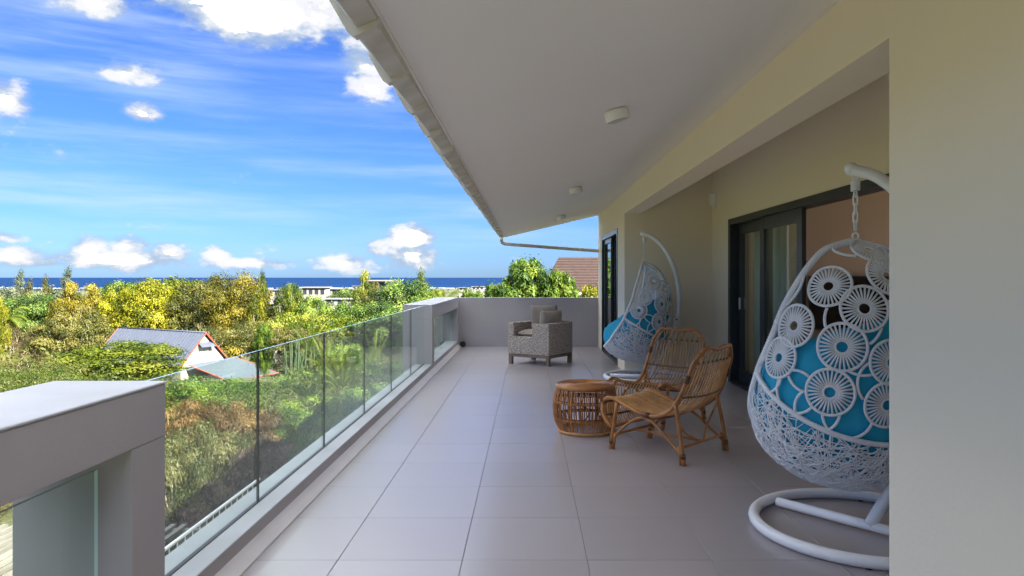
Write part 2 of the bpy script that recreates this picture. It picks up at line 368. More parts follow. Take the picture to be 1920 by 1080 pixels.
for a, b in zip(ygs[:-1], ygs[1:]):
    mb = MB().box(XG - 0.006, XG + 0.006, a + 0.005, b - 0.005, 0.126, 0.958)
    mb.m = [1 if k == 1 else 0 for k in range(6)]
    at(gb, mb).build('glass_pane', [MAT['glass'], MAT['glass_edge']], gb)
for y in ygs[1:-1]: at(gb, MB().box(XG - 0.0062, XG + 0.0062, y - 0.0049, y + 0.0049, 0.131, 0.957)).build('seal', MAT['rubber'], gb)
at(gb, MB().box(XG - 0.012, XG + 0.011, 2.69, 10.09, 0.1295, 0.1335)).build('channel', MAT['rubber'], gb)
ew = MB().box(-1.37, XW, YE, YE + 0.20, -0.5, 0.962, bev=0.004); ew = ew.build('end_wall', MAT['parapet']); tag(ew, 'low taupe wall closing the far end of the terrace', 'wall')
sp = thing('drain_spout', 'small black round fitting at the foot of the end wall', 'drain', (-1.285, 13.93, 0.0))
mbs = MB(); mbs.tube([(0, 0.02, 0.055), (0, -0.06, 0.055)], 0.05, 16); mbs.build('pipe', MAT['rubber'], sp, smooth=False)
mbs = MB(); mbs.tube([(0, -0.06, 0.055), (0, -0.075, 0.055)], [0.058, 0.052], 16); mbs.build('flange', MAT['rubber'], sp)

# ------------------------------------------------------------------ the house
house = thing('house', 'cream rendered house with deep sloping ceiling over the tiled terrace', 'house', (0, 0, 0))
EX, EZ, SL = -0.44, 2.150, 0.235           # ceiling edge and slope
cz = lambda x: EZ + SL * (x - EX)
RX = 6.2                                  # ridge
Y0H = -7.0
W = MAT['wall']
def part(name, mb, mat, parent=house, smooth=False): return mb.build(name, mat, parent, smooth)
def wall_x(x0, x1, y0, y1, z0, top):      # wall along Y whose top follows the ceiling
    mb = MB(); v = [(x0, y0, z0), (x1, y0, z0), (x1, y1, z0), (x0, y1, z0), (x0, y0, top(x0)), (x1, y0, top(x1)), (x1, y1, top(x1)), (x0, y1, top(x0))]
    return mb.add(v, [(0, 3, 2, 1), (4, 5, 6, 7), (0, 1, 5, 4), (1, 2, 6, 5), (2, 3, 7, 6), (3, 0, 4, 7)])
up = lambda x: cz(x) + 0.02
part('near_wall', wall_x(XW, 1.60, Y0H, 2.70, -0.01, up), W)
part('header_beam', wall_x(XW, 1.60, 2.70, 10.15, 2.27, up), W)
# far wall with the opening of the far door
part('far_wall', wall_x(XW, 1.60, 13.23, YE, -0.01, up), W)
part('far_wall', wall_x(XW, 1.60, 10.15, 10.94, -0.01, up), W)
part('door_lintel', wall_x(XW, 1.60, 10.94, 13.23, 2.115, up), W)
part('niche_wall', wall_x(1.60, XR, 10.15, 10.36, -0.01, up), W)
part('niche_wall', wall_x(1.60, XR, 2.45, 2.70, -0.01, up), W)
DY0, DY1, DZ = 4.30, 9.29, 2.115
part('door_wall', wall_x(XR, XR + 0.20, DY1, 10.15, -0.01, up), W)
part('door_wall', wall_x(XR, XR + 0.20, 2.70, DY0, -0.01, up), W)
part('door_lintel', wall_x(XR, XR + 0.20, DY0, DY1, DZ, up), W)
# ceiling, roof
def slope_slab(x0, x1, y0, y1, zf, t):
    v = [(x0, y0, zf(x0)), (x1, y0, zf(x1)), (x1, y1, zf(x1)), (x0, y1, zf(x0))]; v += [(a, b, c + t) for a, b, c in v]
    return MB().add(v, [(0, 3, 2, 1), (4, 5, 6, 7), (0, 1, 5, 4), (1, 2, 6, 5), (2, 3, 7, 6), (3, 0, 4, 7)])
part('ceiling', slope_slab(EX, 2.80, Y0H, YE, cz, 0.015), MAT['ceiling'])
roof_m = material('white_roof_tile', (0.66, 0.64, 0.60), (0.50, 0.48, 0.43), 0.6, 5, contrast=(0.25, 0.6))
rf = part('roof', slope_slab(EX - 0.02, RX, Y0H, YE - 0.004, lambda x: cz(x) + 0.018, 0.14), roof_m)
part('roof', slope_slab(RX, RX + 3.0, Y0H, YE - 0.004, lambda x: cz(RX) + 0.018 - SL * (x - RX), 0.14), roof_m)  # rear slope cut short so the sun reaches the room
part('fascia', MB().box(EX - 0.012, EX, Y0H, YE - 0.006, EZ - 0.012, EZ + 0.13), MAT['ceiling'])
verge_m = material('cream_verge_tile', (0.62, 0.585, 0.51), (0.46, 0.43, 0.34), 0.42, 6, contrast=(0.28, 0.6))
def verge_mesh(flip):
    L = 0.515; mb = MB(); n = 2
    secs = []
    for (y, g) in ((-0.045, 0.019), (-0.012, 0.020), (-0.004, 0.010), (0.20, 0.005), (L, 0.0)):
        o = -g if not flip else -g
        secs.append([(-0.004, y, 0.012 + o), (-0.010, y, -0.022 + o), (-0.070 + o * 0.3, y, -0.044 + o * 1.4), (-0.083 + o, y, -0.032 + o),
                     (-0.130 + o * 1.3, y, 0.055 + o), (-0.118, y, 0.08), (-0.06, y, 0.03)])
    m = len(secs[0]); v = [p for s in secs for p in s]; f = []
    for i in range(len(secs) - 1):
        for k in range(m): f.append((i * m + k, i * m + (k + 1) % m, (i + 1) * m + (k + 1) % m, (i + 1) * m + k))
    f.append(tuple(range(m))); f.append(tuple(reversed(range((len(secs) - 1) * m, len(secs) * m))))
    mb.add(v, f); me = mb.mesh('verge_tile'); me.materials.append(verge_m); return me
vm = verge_mesh(False); rr = random.Random(5)
for k in range(-6, 23):
    y = 2.16 + 0.515 * k
    if y + 0.53 > YE: break
    o = obj('verge_tile', vm, None, rf, (EX + rr.uniform(-0.003, 0.001), y, EZ + rr.uniform(-0.005, 0.005))); o.rotation_euler = (rr.uniform(-0.012, 0.012), rr.uniform(-0.03, 0.03), 0)
dp = MB(); dp.tube([(-0.52, 13.75, 2.12), (-0.53, 13.80, 2.09), (-0.515, 13.85, 2.035), (-0.47, 13.87, 2.015), (-0.30, 13.87, 1.998), (1.50, 13.87, 1.865)], 0.033, 12)
part('downpipe', dp, material('cream_pvc', (0.60, 0.58, 0.54), None, 0.4), house, True)
# the rest of the shell
part('outer_wall', wall_x(8.8, 9.0, 10.0, YE, -0.01, lambda x: 2.75), W); part('outer_wall', wall_x(8.8, 9.0, Y0H, 3.0, -0.01, lambda x: 2.75), W)
part('outer_wall', wall_x(8.8, 9.0, 3.0, 10.0, -0.01, lambda x: 1.45), W)  # unseen wall kept low, opening above it added to let sun into the room
part('gable_wall', MB().prism([(1.60, -0.01), (8.8, -0.01), (8.8, 2.75), (RX, cz(RX)), (1.60, cz(1.60))], 1, YE - 0.2, YE - 0.004), W)
part('gable_wall', MB().prism([(1.60, -0.01), (8.8, -0.01), (8.8, 2.75), (RX, cz(RX)), (1.60, cz(1.60))], 1, Y0H, Y0H + 0.2), W)
part('lower_storey', MB().box(-1.58, 9.0, Y0H, YE + 0.19, -5.4, -0.205), W)
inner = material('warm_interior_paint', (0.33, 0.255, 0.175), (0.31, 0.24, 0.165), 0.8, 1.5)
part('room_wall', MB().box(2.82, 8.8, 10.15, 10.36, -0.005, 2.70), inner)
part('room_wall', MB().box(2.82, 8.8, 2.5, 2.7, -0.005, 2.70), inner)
part('room_ceiling', MB().box(2.80, 8.8, 2.5, 10.36, 2.70, 2.75), MAT['ceiling'])
part('room_floor', MB().box(2.62, 8.8, 2.5, YE - 0.2, -0.2, -0.003), MAT['tile'])
part('far_room_lining', MB().box(4.9, 5.0, 10.37, YE - 0.21, 0, 2.3), material('dark_room_sheet', (0.05, 0.045, 0.04), None, 0.6))  # added dark sheet: the unlit room's darkness is put into its colour
part('far_room_ceiling', MB().box(1.61, 4.9, 10.37, YE - 0.21, 2.3, 2.34), MAT['ceiling'])
# sliding doors
A = MAT['anthracite']
def panel(parent, xc, y0, y1, z0, z1, st=0.085, th=0.045, handle=None):
    d = MB(); x0, x1 = xc - th / 2, xc + th / 2
    d.box(x0, x1, y0, y0 + st, z0, z1, bev=0.004); d.box(x0, x1, y1 - st, y1, z0, z1, bev=0.004)
    d.box(x0 + .002, x1 - .002, y0 + st, y1 - st, z0, z0 + st * 1.1); d.box(x0 + .002, x1 - .002, y0 + st, y1 - st, z1 - st, z1)
    o = part('door_leaf', d, A, parent)
    MB().box(xc - 0.006, xc + 0.006, y0 + st - 0.004, y1 - st + 0.004, z0 + st, z1 - st + 0.004).build('pane', MAT['pane'], o)
    if handle: MB().box(x0 - 0.02, x0 - 0.0005, handle - 0.012, handle + 0.012, 0.95, 1.10, bev=0.004).build('handle', MAT['metal_white'], o)
def door_frame(x0, x1, y0, y1, z1, fw=0.06):
    d = MB(); d.box(x0, x1, y0, y0 + fw, 0, z1); d.box(x0, x1, y1 - fw, y1, 0, z1); d.box(x0 + .001, x1 - .001, y0 + fw, y1 - fw, z1 - 0.075, z1 - 0.001)
    d.box(x0 + .001, x1 - .001, y0 + fw, y1 - fw, -0.004, 0.022)
    for k in range(3): d.box(x0 + 0.02 + k * 0.055, x0 + 0.026 + k * 0.055, y0 + fw, y1 - fw, 0.022, 0.034)
    return part('door_frame', d, A)
fr = door_frame(XR - 0.014, XR + 0.17, DY0, DY1, DZ, 0.10)
def pan(*a, **k): panel(house, *a, **k)
pan(XR + 0.115, 8.02, 9.18, 0.03, DZ - 0.07, st=0.13, handle=9.10)
pan(XR + 0.055, 6.90, 8.16, 0.03, DZ - 0.07, st=0.14)
fr2 = door_frame(XW - 0.010, XW + 0.16, 10.94, 13.23, DZ, 0.07)
pan(XW + 0.05, 12.05, 13.14, 0.03, DZ - 0.07, st=0.09)
pan(XW + 0.11, 12.00, 13.10, 0.03, DZ - 0.07, st=0.09)
# room contents: curtain, screen, low cabinet
cm = MB(); n = 90; P = []
for i in range(n): 
    t = i / (n - 1); y = 8.05 + 1.12 * t; P.append((XR + 0.30 + 0.035 * sin(t * 46) + 0.012 * sin(t * 17), y))
v = [(x, y, z) for z in (0.03, 2.3) for x, y in P]; cm.add(v, [(i, i + 1, n + i + 1, n + i) for i in range(n - 1)])
cu = cm.build('curtain', material('white_voile', (0.78, 0.75, 0.70), None, 0.9), None, True); tag(cu, 'white curtain gathered behind the sliding door', 'curtain')
cu.modifiers.new('thick', 'SOLIDIFY').thickness = 0.004
tv = thing('television', 'flat black television on the wall of the lit room', 'television', (4.85, 10.12, 0.62))
MB().box(-0.86, 0.86, -0.045, 0.0, 0, 0.76, bev=0.006).build('housing', MAT['rubber'], tv)
MB().box(-0.845, 0.845, -0.049, -0.0452, 0.02, 0.745).build('screen', material('dark_screen', (0.004, 0.004, 0.005), None, 0.08), tv)
cb = thing('cabinet', 'low pale cabinet standing below the television', 'cabinet', (4.9, 9.88, 0))
MB().box(-1.0, 1.0, -0.21, 0.21, 0.08, 0.46, bev=0.004).build('body', material('pale_oak', (0.42, 0.33, 0.24), (0.35, 0.27, 0.19), 0.5, 6, stretch=(.2, 1, 3)), cb)
for x in (-0.66, 0, 0.66): MB().box(x - 0.318, x + 0.318, -0.226, -0.2105, 0.10, 0.44, bev=0.003).build('drawer_front', material('cabinet_front', (0.5, 0.42, 0.33), None, 0.45), cb)
for x in (-0.9, 0.9): MB().box(x - 0.03, x + 0.03, -0.17, 0.17, 0, 0.0799).build('leg', A, cb)
# ceiling lights and motion sensor
lampw = material('white_lamp_housing', (0.88, 0.87, 0.85), None, 0.5); diff = material('opal_diffuser', (0.60, 0.58, 0.53), None, 0.4)
for k, (y, lb) in enumerate([(4.32, 'large-looking white drum light on the ceiling, nearest of three'), (8.06, 'white drum light in the middle of the ceiling row'), (11.70, 'smallest-looking white drum light at the far end of the ceiling')]):
    x = 0.53; z = cz(x); t = thing('ceiling_light', lb, 'light', (x, y, z), 0, 'drum lights on the sloping ceiling'); t.rotation_euler = (0, -math.atan(SL), 0)
    MB().lathe([(0.0, -0.001), (0.066, -0.001), (0.066, -0.008), (0.0745, -0.009), (0.0755, -0.014), (0.0755, -0.066), (0.073, -0.070), (0.067, -0.070), (0.067, -0.064)], 40).build('housing', lampw, t, True)
    MB().lathe([(0.0668, -0.064), (0.04, -0.066), (0.0, -0.066)], 40).build('diffuser', diff, t, True)
ms = thing('motion_sensor', 'small white motion sensor high on the wall beside the sliding door', 'sensor', (XR, 9.93, 2.44))
MB().box(-0.035, -0.0005, -0.035, 0.035, -0.10, 0.12, bev=0.004).build('base', MAT['metal_white'], ms)
MB().prism([(-0.036, -0.085), (-0.085, -0.075), (-0.095, -0.03), (-0.095, 0.03), (-0.085, 0.08), (-0.036, 0.09)], 1, -0.03, 0.03).build('lens', MAT['metal_white'], ms)
MB().prism([(-0.085, -0.02), (-0.100, -0.015), (-0.100, 0.02), (-0.085, 0.025)], 1, -0.034, 0.034).build('hood', lampw, ms)
# ------------------------------------------------------------------ hanging egg chairs
EGG = catmull([(0.225, -0.03, -0.03, 0.0), (0.232, -0.16, 0.08, 0.13), (0.27, -0.31, 0.16, 0.26), (0.34, -0.45, 0.22, 0.36), (0.44, -0.535, 0.275, 0.44), (0.60, -0.565, 0.335, 0.49),
               (0.80, -0.54, 0.365, 0.495), (1.00, -0.47, 0.365, 0.455), (1.18, -0.37, 0.345, 0.41), (1.32, -0.27, 0.29, 0.345), (1.43, -0.18, 0.22, 0.272), (1.515, -0.09, 0.13, 0.178), (1.56, 0.0, 0.0, 0.0)], 241)
EGG[:, 3] = np.maximum(EGG[:, 3], 0)
TZ = np.linspace(0, 1, 241); ezv = EGG[:, 0]
def egg_par(z):
    z = np.clip(z, ezv[0], ezv[-1]); return [np.interp(z, ezv, EGG[:, k]) for k in (1, 2, 3)]
FZ = [0.37, 0.44, 0.536, 0.79, 1.07, 1.36, 1.56]; FX = [-0.60, -0.505, -0.40, -0.22, -0.10, -0.035, 0.0]
def egg_rim_theta(z):
    A_, B_, b = egg_par(z); xc = (A_ + B_) / 2; a = max((B_ - A_) / 2, 1e-4); F = np.interp(z, FZ, FX)
    return math.acos(max(-1.0, min(1.0, (F - xc) / a)))
def egg(z, th, off=0.0):
    A_, B_, b = egg_par(z); xc = (A_ + B_) / 2; a = (B_ - A_) / 2
    s = 1 - off / 0.45
    return np.array([xc + a * s * cos(th), b * s * sin(th), z if off == 0 else 0.85 + (z - 0.85) * (1 - off / 0.62)])
def egg_normal(z, th):
    e = 1e-3; du = egg(z, th + e) - egg(z, th - e); dv = egg(z + e, th) - egg(z - e, th)
    n = unit(np.cross(du, dv)); c = egg(z, th) - np.array([-0.08, 0, 0.85])
    return n if np.dot(n, c) > 0 else -n
def egg_hit(o, d):
    """outermost hit of a local ray with the egg, as (z, theta)"""
    for t in np.arange(0.5, 9.0, 0.004):
        p = o + d * t
        if not (ezv[0] < p[2] < ezv[-1]): continue
        A_, B_, b = egg_par(p[2]); xc = (A_ + B_) / 2; a = (B_ - A_) / 2
        if a > 1e-3 and b > 1e-3 and ((p[0] - xc) / a) ** 2 + (p[1] / b) ** 2 < 1:
            return p[2], math.atan2(p[1] / b, (p[0] - xc) / a)
    return None
band_z = lambda x: 0.715 - 0.62 * x
def project(p):
    """pull a point near the shell back on to it"""
    z = min(max(p[2], ezv[0] + 0.002), ezv[-1] - 0.002); A_, B_, b = egg_par(z); xc = (A_ + B_) / 2; a = max((B_ - A_) / 2, 1e-3); b = max(b, 1e-3)
    th = math.atan2(p[1] / b, (p[0] - xc) / a); return z, th
def surf_circle(z0, th0, R, n=40, lift=0.0):
    c = egg(z0, th0); nn = egg_normal(z0, th0); u = unit(np.cross((0, 0, 1), nn)); v = np.cross(nn, u); out = []
    for k in range(n):
        a = 2 * pi * k / n; p = c + R * (cos(a) * u + sin(a) * v); z, th = project(p); out.append(egg(z, th) + nn * lift)
    return c, nn, u, v, np.array(out)
def clip_runs(P):
    """split a closed loop into the runs that lie inside the rim"""
    keep = []
    for p in P:
        z, th = project(p); keep.append(abs(th) <= egg_rim_theta(z) + 0.02 and z > band_z(p[0]) - 0.015)
    n = len(P)
    if all(keep): return [np.vstack([P, P[:1]])]
    runs = []; s = next(i for i in range(n) if not keep[i]); cur = []
    for i in range(1, n + 1):
        j = (s + i) % n
        if keep[j]: cur.append(P[j])
        elif cur: runs.append(np.array(cur)); cur = []
    if cur: runs.append(np.array(cur))
    return [r for r in runs if len(r) > 4]

NEAR = dict(c=(1.77, 3.85), f=(-0.26, 0.96), s=(-0.65, 0.76)); FAR = dict(c=(1.55, 9.52), f=(-0.96, 0.28), s=(-0.98, 0.2))     # f: way the basket faces, s: way the stand faces
def local_ray(px, py, P):
    fx, fy = unit(P['f']); ex = np.array([-fx, -fy, 0]); ey = np.array([fy, -fx, 0])     # local +x is the back of the egg
    o = np.array([0, 0, H]) - np.array([*P['c'], 0]); d = unit(((px - 991) / 1333, 1, (520 - py) / 1333))
    R = np.array([ex, ey, [0, 0, 1]]); return R @ o, R @ d
def rotz_of(P, k='f'): fx, fy = P[k]; return math.atan2(-fy, -fx)

def make_hanging_chair():
    t = thing('hanging_chair', 'x', 'chair', (0, 0, 0)); WM, WS = MAT['metal_white'], MAT['white_strand']
    st = MB(); R = 0.55
    st.tube([(R * cos(a) + 0.03, R * sin(a), 0.032) for a in np.linspace(0, 2 * pi, 72, endpoint=False)], 0.030, 12, closed=True)
    ring = st.build('stand', WM, t, True)
    MB().tube([(-0.46, 0, 0.034), (0.56, 0, 0.034)], 0.027, 12).build('base_bar', WM, ring, True)
    pole = catmull([(0.08, 0, 0.045), (0.17, 0, 0.22), (0.33, 0, 0.52), (0.435, 0, 0.85), (0.455, 0, 1.15), (0.40, 0, 1.45), (0.28, 0, 1.72), (0.13, 0, 1.88), (-0.015, 0, 1.945)], 60)
    MB().tube(pole, 0.031, 14).build('pole', WM, ring, True)
    sl = MB(); sl.tube([pole[20], pole[22]], 0.0345, 14); sl.build('sleeve', WM, ring, True)
    kb = MB(); kb.tube([np.array(pole[21]) + (0, -0.034, 0), np.array(pole[21]) + (0, -0.055, 0)], [0.012, 0.009], 10); kb.build('bolt', MAT['rubber'], ring)
    MB().lathe([(0, -0.036), (0.02, -0.032), (0.034, -0.016), (0.037, 0), (0.034, 0.016), (0.02, 0.032), (0, 0.036)], 20, (-0.022, 0, 1.948)).build('end_cap', WM, ring, True)
    for a in (0.4, 2.0, 3.6, 5.2): MB().lathe([(0, 0), (0.016, 0), (0.016, 0.012), (0, 0.012)], 12, (R * cos(a) + 0.03, R * sin(a), -0.0005)).build('foot', MAT['rubber'], ring)
    # chain
    ch = MB(); ch.tube([(0.017 * cos(a), 0, 1.905 + 0.021 * sin(a)) for a in np.linspace(0, 2 * pi, 20, endpoint=False)], 0.0052, 8, closed=True); ch = ch.build('chain', WM, t, True)
    hx = [(0.021 * cos(k * .5), 0.021 * sin(k * .5), 1.885 - 0.00068 * k) for k in range(86)]
    MB().tube(hx, 0.0042, 7).build('spring', WM, ch, True)
    MB().tube([(0, 0.015 * cos(a), 1.813 + 0.019 * sin(a)) for a in np.linspace(0, 2 * pi, 20, endpoint=False)], 0.005, 8, closed=True).build('hook', WM, ch, True)
    zc = 1.79; k = 0
    while zc > 1.615:
        L_ = 0.030; w = 0.0115; pts = []
        for a in np.linspace(0, 2 * pi, 18, endpoint=False):
            p = (w * cos(a), 0, (L_ - w) * (1 if sin(a) >= 0 else -1) + w * sin(a))
            pts.append((p[0], 0, zc - 0.012 + p[2]) if k % 2 == 0 else (0, p[0], zc - 0.012 + p[2]))
        MB().tube(pts, 0.0042, 7, closed=True).build('link', WM, ch, True); zc -= 0.0465; k += 1
    MB().tube([(0.016 * cos(a), 0, 1.582 + 0.018 * sin(a)) for a in np.linspace(0, 2 * pi, 20, endpoint=False)], 0.005, 8, closed=True).build('hook', WM, ch, True)
    # rim of the basket, wrapped with strand
    zs = np.concatenate([np.linspace(1.558, 0.50, 150), np.linspace(0.495, 0.385, 60)]); half = []
    for z in zs:
        th = egg_rim_theta(z); half.append(egg(z, th))
        if th > 3.10: break
    half = np.array(half); loop = np.vstack([half, (half * (1, -1, 1))[::-1][1:-1]])
    d = np.concatenate([[0], np.cumsum(np.linalg.norm(np.diff(np.vstack([loop, loop[:1]]), axis=0), axis=1))]); n = 620
    q = np.linspace(0, d[-1], n, endpoint=False); full = np.vstack([loop, loop[:1]]); loop = np.stack([np.interp(q, d, full[:, k]) for k in range(3)], 1)
    for _ in range(4): loop = (np.roll(loop, 1, 0) + loop * 2 + np.roll(loop, -1, 0)) / 4
    bk = MB(); bk.tube(loop, 0.0165 + 0.0022 * (np.arange(n) % 3 == 0), 9, closed=True); bk = bk.build('basket', WS, t, True)
    # band over the woven bowl
    bp = []
    for th in np.linspace(-2.2, 2.2, 260):
        z = 0.7
        for _ in range(12): z = band_z(egg(z, th)[0])
        if abs(th) <= egg_rim_theta(z): bp.append(egg(z, th))
    bp = np.array(bp); MB().tube(bp, 0.013 + 0.002 * (np.arange(len(bp)) % 2), 8).build('band', WS, bk, True)
    # spoked wheels (positions read through the lens for the near chair, mirrored for the other side)
    wh = []
    for (px, py, R_) in [(1553, 537, .116), (1621, 579, .122), (1489, 611, .116), (1461, 671, .112), (1579, 651, .124), (1556, 736, .122), (1664, 760, .118), (1672, 680, .115), (1664, 518, .112), (1630, 468, .105)]:
        h = egg_hit(*local_ray(px, py, NEAR))
        if h: wh.append((h[0], h[1], R_ * 0.95))
    side = np.sign(np.mean([w[1] for w in wh]))
    taken = [(egg(z, th), R_) for z, th, R_ in wh]
    for z, th, R_ in list(wh):                      # mirrored where there is room
        p = egg(z, th) * (1, -1, 1)
        if all(np.linalg.norm(p - q) > (R_ + r2) * 0.86 for q, r2 in taken): wh.append((z, -th, R_)); taken.append((p, R_))
    rs = random.Random(11)
    for _ in range(3000):
        z = rs.uniform(0.75, 1.48); th = rs.uniform(-2.2, 2.2)
        if abs(th) > egg_rim_theta(z) - 0.25: continue
        p = egg(z, th)
        if z < band_z(p[0]) + 0.125: continue
        if -side * th < 0.25: continue
        if all(np.linalg.norm(p - q) > (0.112 + r2) * 0.95 for q, r2 in taken): wh.append((z, th, 0.112)); taken.append((p, 0.112))
    for z, th, R_ in wh:
        c, nn, u, v, P = surf_circle(z, th, R_, 40); m = MB()
        m.tube(P, 0.0078, 7, closed=True); _, _, _, _, Q = surf_circle(z, th, R_ * 0.27, 24); m.tube(Q, 0.0062, 6, closed=True)
        for k in range(30):
            a = 2 * pi * k / 30; p0 = c + R_ * .27 * (cos(a) * u + sin(a) * v); p1 = c + R_ * 0.97 * (cos(a) * u + sin(a) * v); pts = []
            for s in (0, .5, 1): zz, tt = project(p0 + (p1 - p0) * s); pts.append(egg(zz, tt))
            m.tube(pts, 0.0052, 5)
        m.build('spoked_wheel', WS, bk, True)
    # plain hoops between the wheels and the rim
    hoops = []
    for (px, py, R_) in [(1535, 470, .12), (1595, 462, .125), (1480, 545, .115), (1600, 600, .14), (1540, 600, .13), (1520, 690, .13), (1610, 715, .135), (1440, 700, .10), (1490, 735, .11), (1620, 655, .13), (1590, 780, .12), (1530, 770, .11), (1650, 610, .13), (1655, 720, .12)]:
        h = egg_hit(*local_ray(px, py, NEAR))
        if h: hoops += [(h[0], h[1], R_), (h[0], -h[1], R_)]
    for z, th, R_ in hoops:
        _, _, _, _, P = surf_circle(z, th, R_, 44, -0.004)
        inside = np.array([any(np.linalg.norm(p - q) < r2 * 0.98 for q, r2 in taken) for p in P])
        for run in clip_runs(P):
            pts = []
            for p in list(run) + [None]:
                if p is not None and not any(np.linalg.norm(p - q) < r2 * 0.97 for q, r2 in taken): pts.append(p)
                else:
                    if len(pts) > 4: MB().tube(np.array(pts), 0.0075, 7).build('hoop', WS, bk, True)
                    pts = []
    # random woven bowl
    wv = MB(); r = np.random.default_rng(4); made = 0
    while made < 1050:
        z = r.uniform(0.228, 0.92) if r.random() > 0.25 else r.uniform(0.228, 0.32); th = r.uniform(-pi, pi); p = egg(z, th)
        if z > band_z(p[0]) or abs(th) > egg_rim_theta(z): continue
        nn = egg_normal(z, th); dirv = unit(np.cross(nn, r.normal(size=3))); pts = []; curl = r.normal() * 1.6; off = r.uniform(-0.004, 0.006)
        for k in range(r.integers(9, 20)):
            zz, tt = project(p); q = egg(zz, tt)
            if zz > band_z(q[0]) + 0.004 or abs(tt) > egg_rim_theta(zz) + 0.01: break
            nn = egg_normal(zz, tt); pts.append(q + nn * (off + 0.003 * sin(k * 2.1 + made)))
            dirv = unit(dirv - nn * np.dot(dirv, nn)); dirv = unit(dirv + np.cross(nn, dirv) * curl * 0.035 * (1 + 0.8 * sin(k))); p = q + dirv * 0.035
        if len(pts) > 4: wv.tube(np.array(pts), 0.0028, 4); made += 1
    tag(wv.build('woven_bowl', WS, bk, True), kind='stuff')
    return t
def cushion_mesh():
    nt_, ns = 96, 44; rows = []
    def ztop(th): return 0.68 + 0.54 * (0.5 + 0.5 * cos(th)) ** 0.85 + 0.02 * sin(3 * th)
    for k in range(nt_):
        th = -pi + 2 * pi * k / nt_; zt = ztop(th); row = []
        for j in range(ns):
            s = j / (ns - 1)                         # outer skin from the bottom pole up, over the lip, inner skin down
            if s < 0.5: z = 0.245 + (zt - 0.245) * (s / 0.5) ** 1.1; off = 0.020 + 0.03 * (s / 0.5) ** 6
            else: z = 0.40 + (zt - 0.40) * (1 - (s - 0.5) / 0.5) ** 0.9; off = 0.05 + 0.15 * min(1, ((s - 0.5) / 0.16)) ** 0.6 
            pl = 0.5 + 0.5 * math.tanh(3 * (s - 0.35)); tuft = 0.016 * sin(th * 7) * sin(z * 19) + 0.008 * sin(th * 13 + z * 30) + 0.006 * sin(th * 23 - z * 11)
            p = egg(z, th, max(0.012, off - tuft * pl)) if s < 0.5 else egg(z, th, max(0.03, off - tuft))
            if s >= 0.97: p = np.array([-0.08, 0, 0.46]) + (p - np.array([-0.08, 0, 0.46])) * (1 - s) / 0.03
            if s == 0: p = np.array([-0.05, 0, 0.262])
            row.append(p)
        rows.append(row)
    v = [p for r_ in rows for p in r_]; f = []
    for k in range(nt_):
        q = (k + 1) % nt_
        for j in range(ns - 1): f.append((k * ns + j, q * ns + j, q * ns + j + 1, k * ns + j + 1))
    mb = MB(); mb.add(v, f); me = mb.mesh('cushion', True); me.materials.append(MAT['turq']); return me
hc = make_hanging_chair(); cme = cushion_mesh()
for P, lb, lc in ((NEAR, 'large white egg-shaped hanging chair with spoked wheels, cut off by the near wall', 'puffy turquoise cushion inside the nearest hanging chair'),
                  (FAR, 'white egg-shaped hanging chair standing in the far corner beside the black door', 'puffy turquoise cushion inside the far hanging chair')):
    o = hc if P is NEAR else copy_tree(hc)
    o.location = (*P['c'], 0.001); o.rotation_euler = (0, 0, rotz_of(P, 's')); o['label'] = lb
    for ch in o.children:
        if ch.name.split('.')[0] == 'basket': ch.rotation_euler = (0, 0, rotz_of(P) - rotz_of(P, 's')); o['group'] = 'white hanging egg chairs'
    c = obj('cushion', cme, None, None, (*P['c'], 0.001), rotz_of(P)); tag(c, lc, 'cushion', 'turquoise chair cushions')

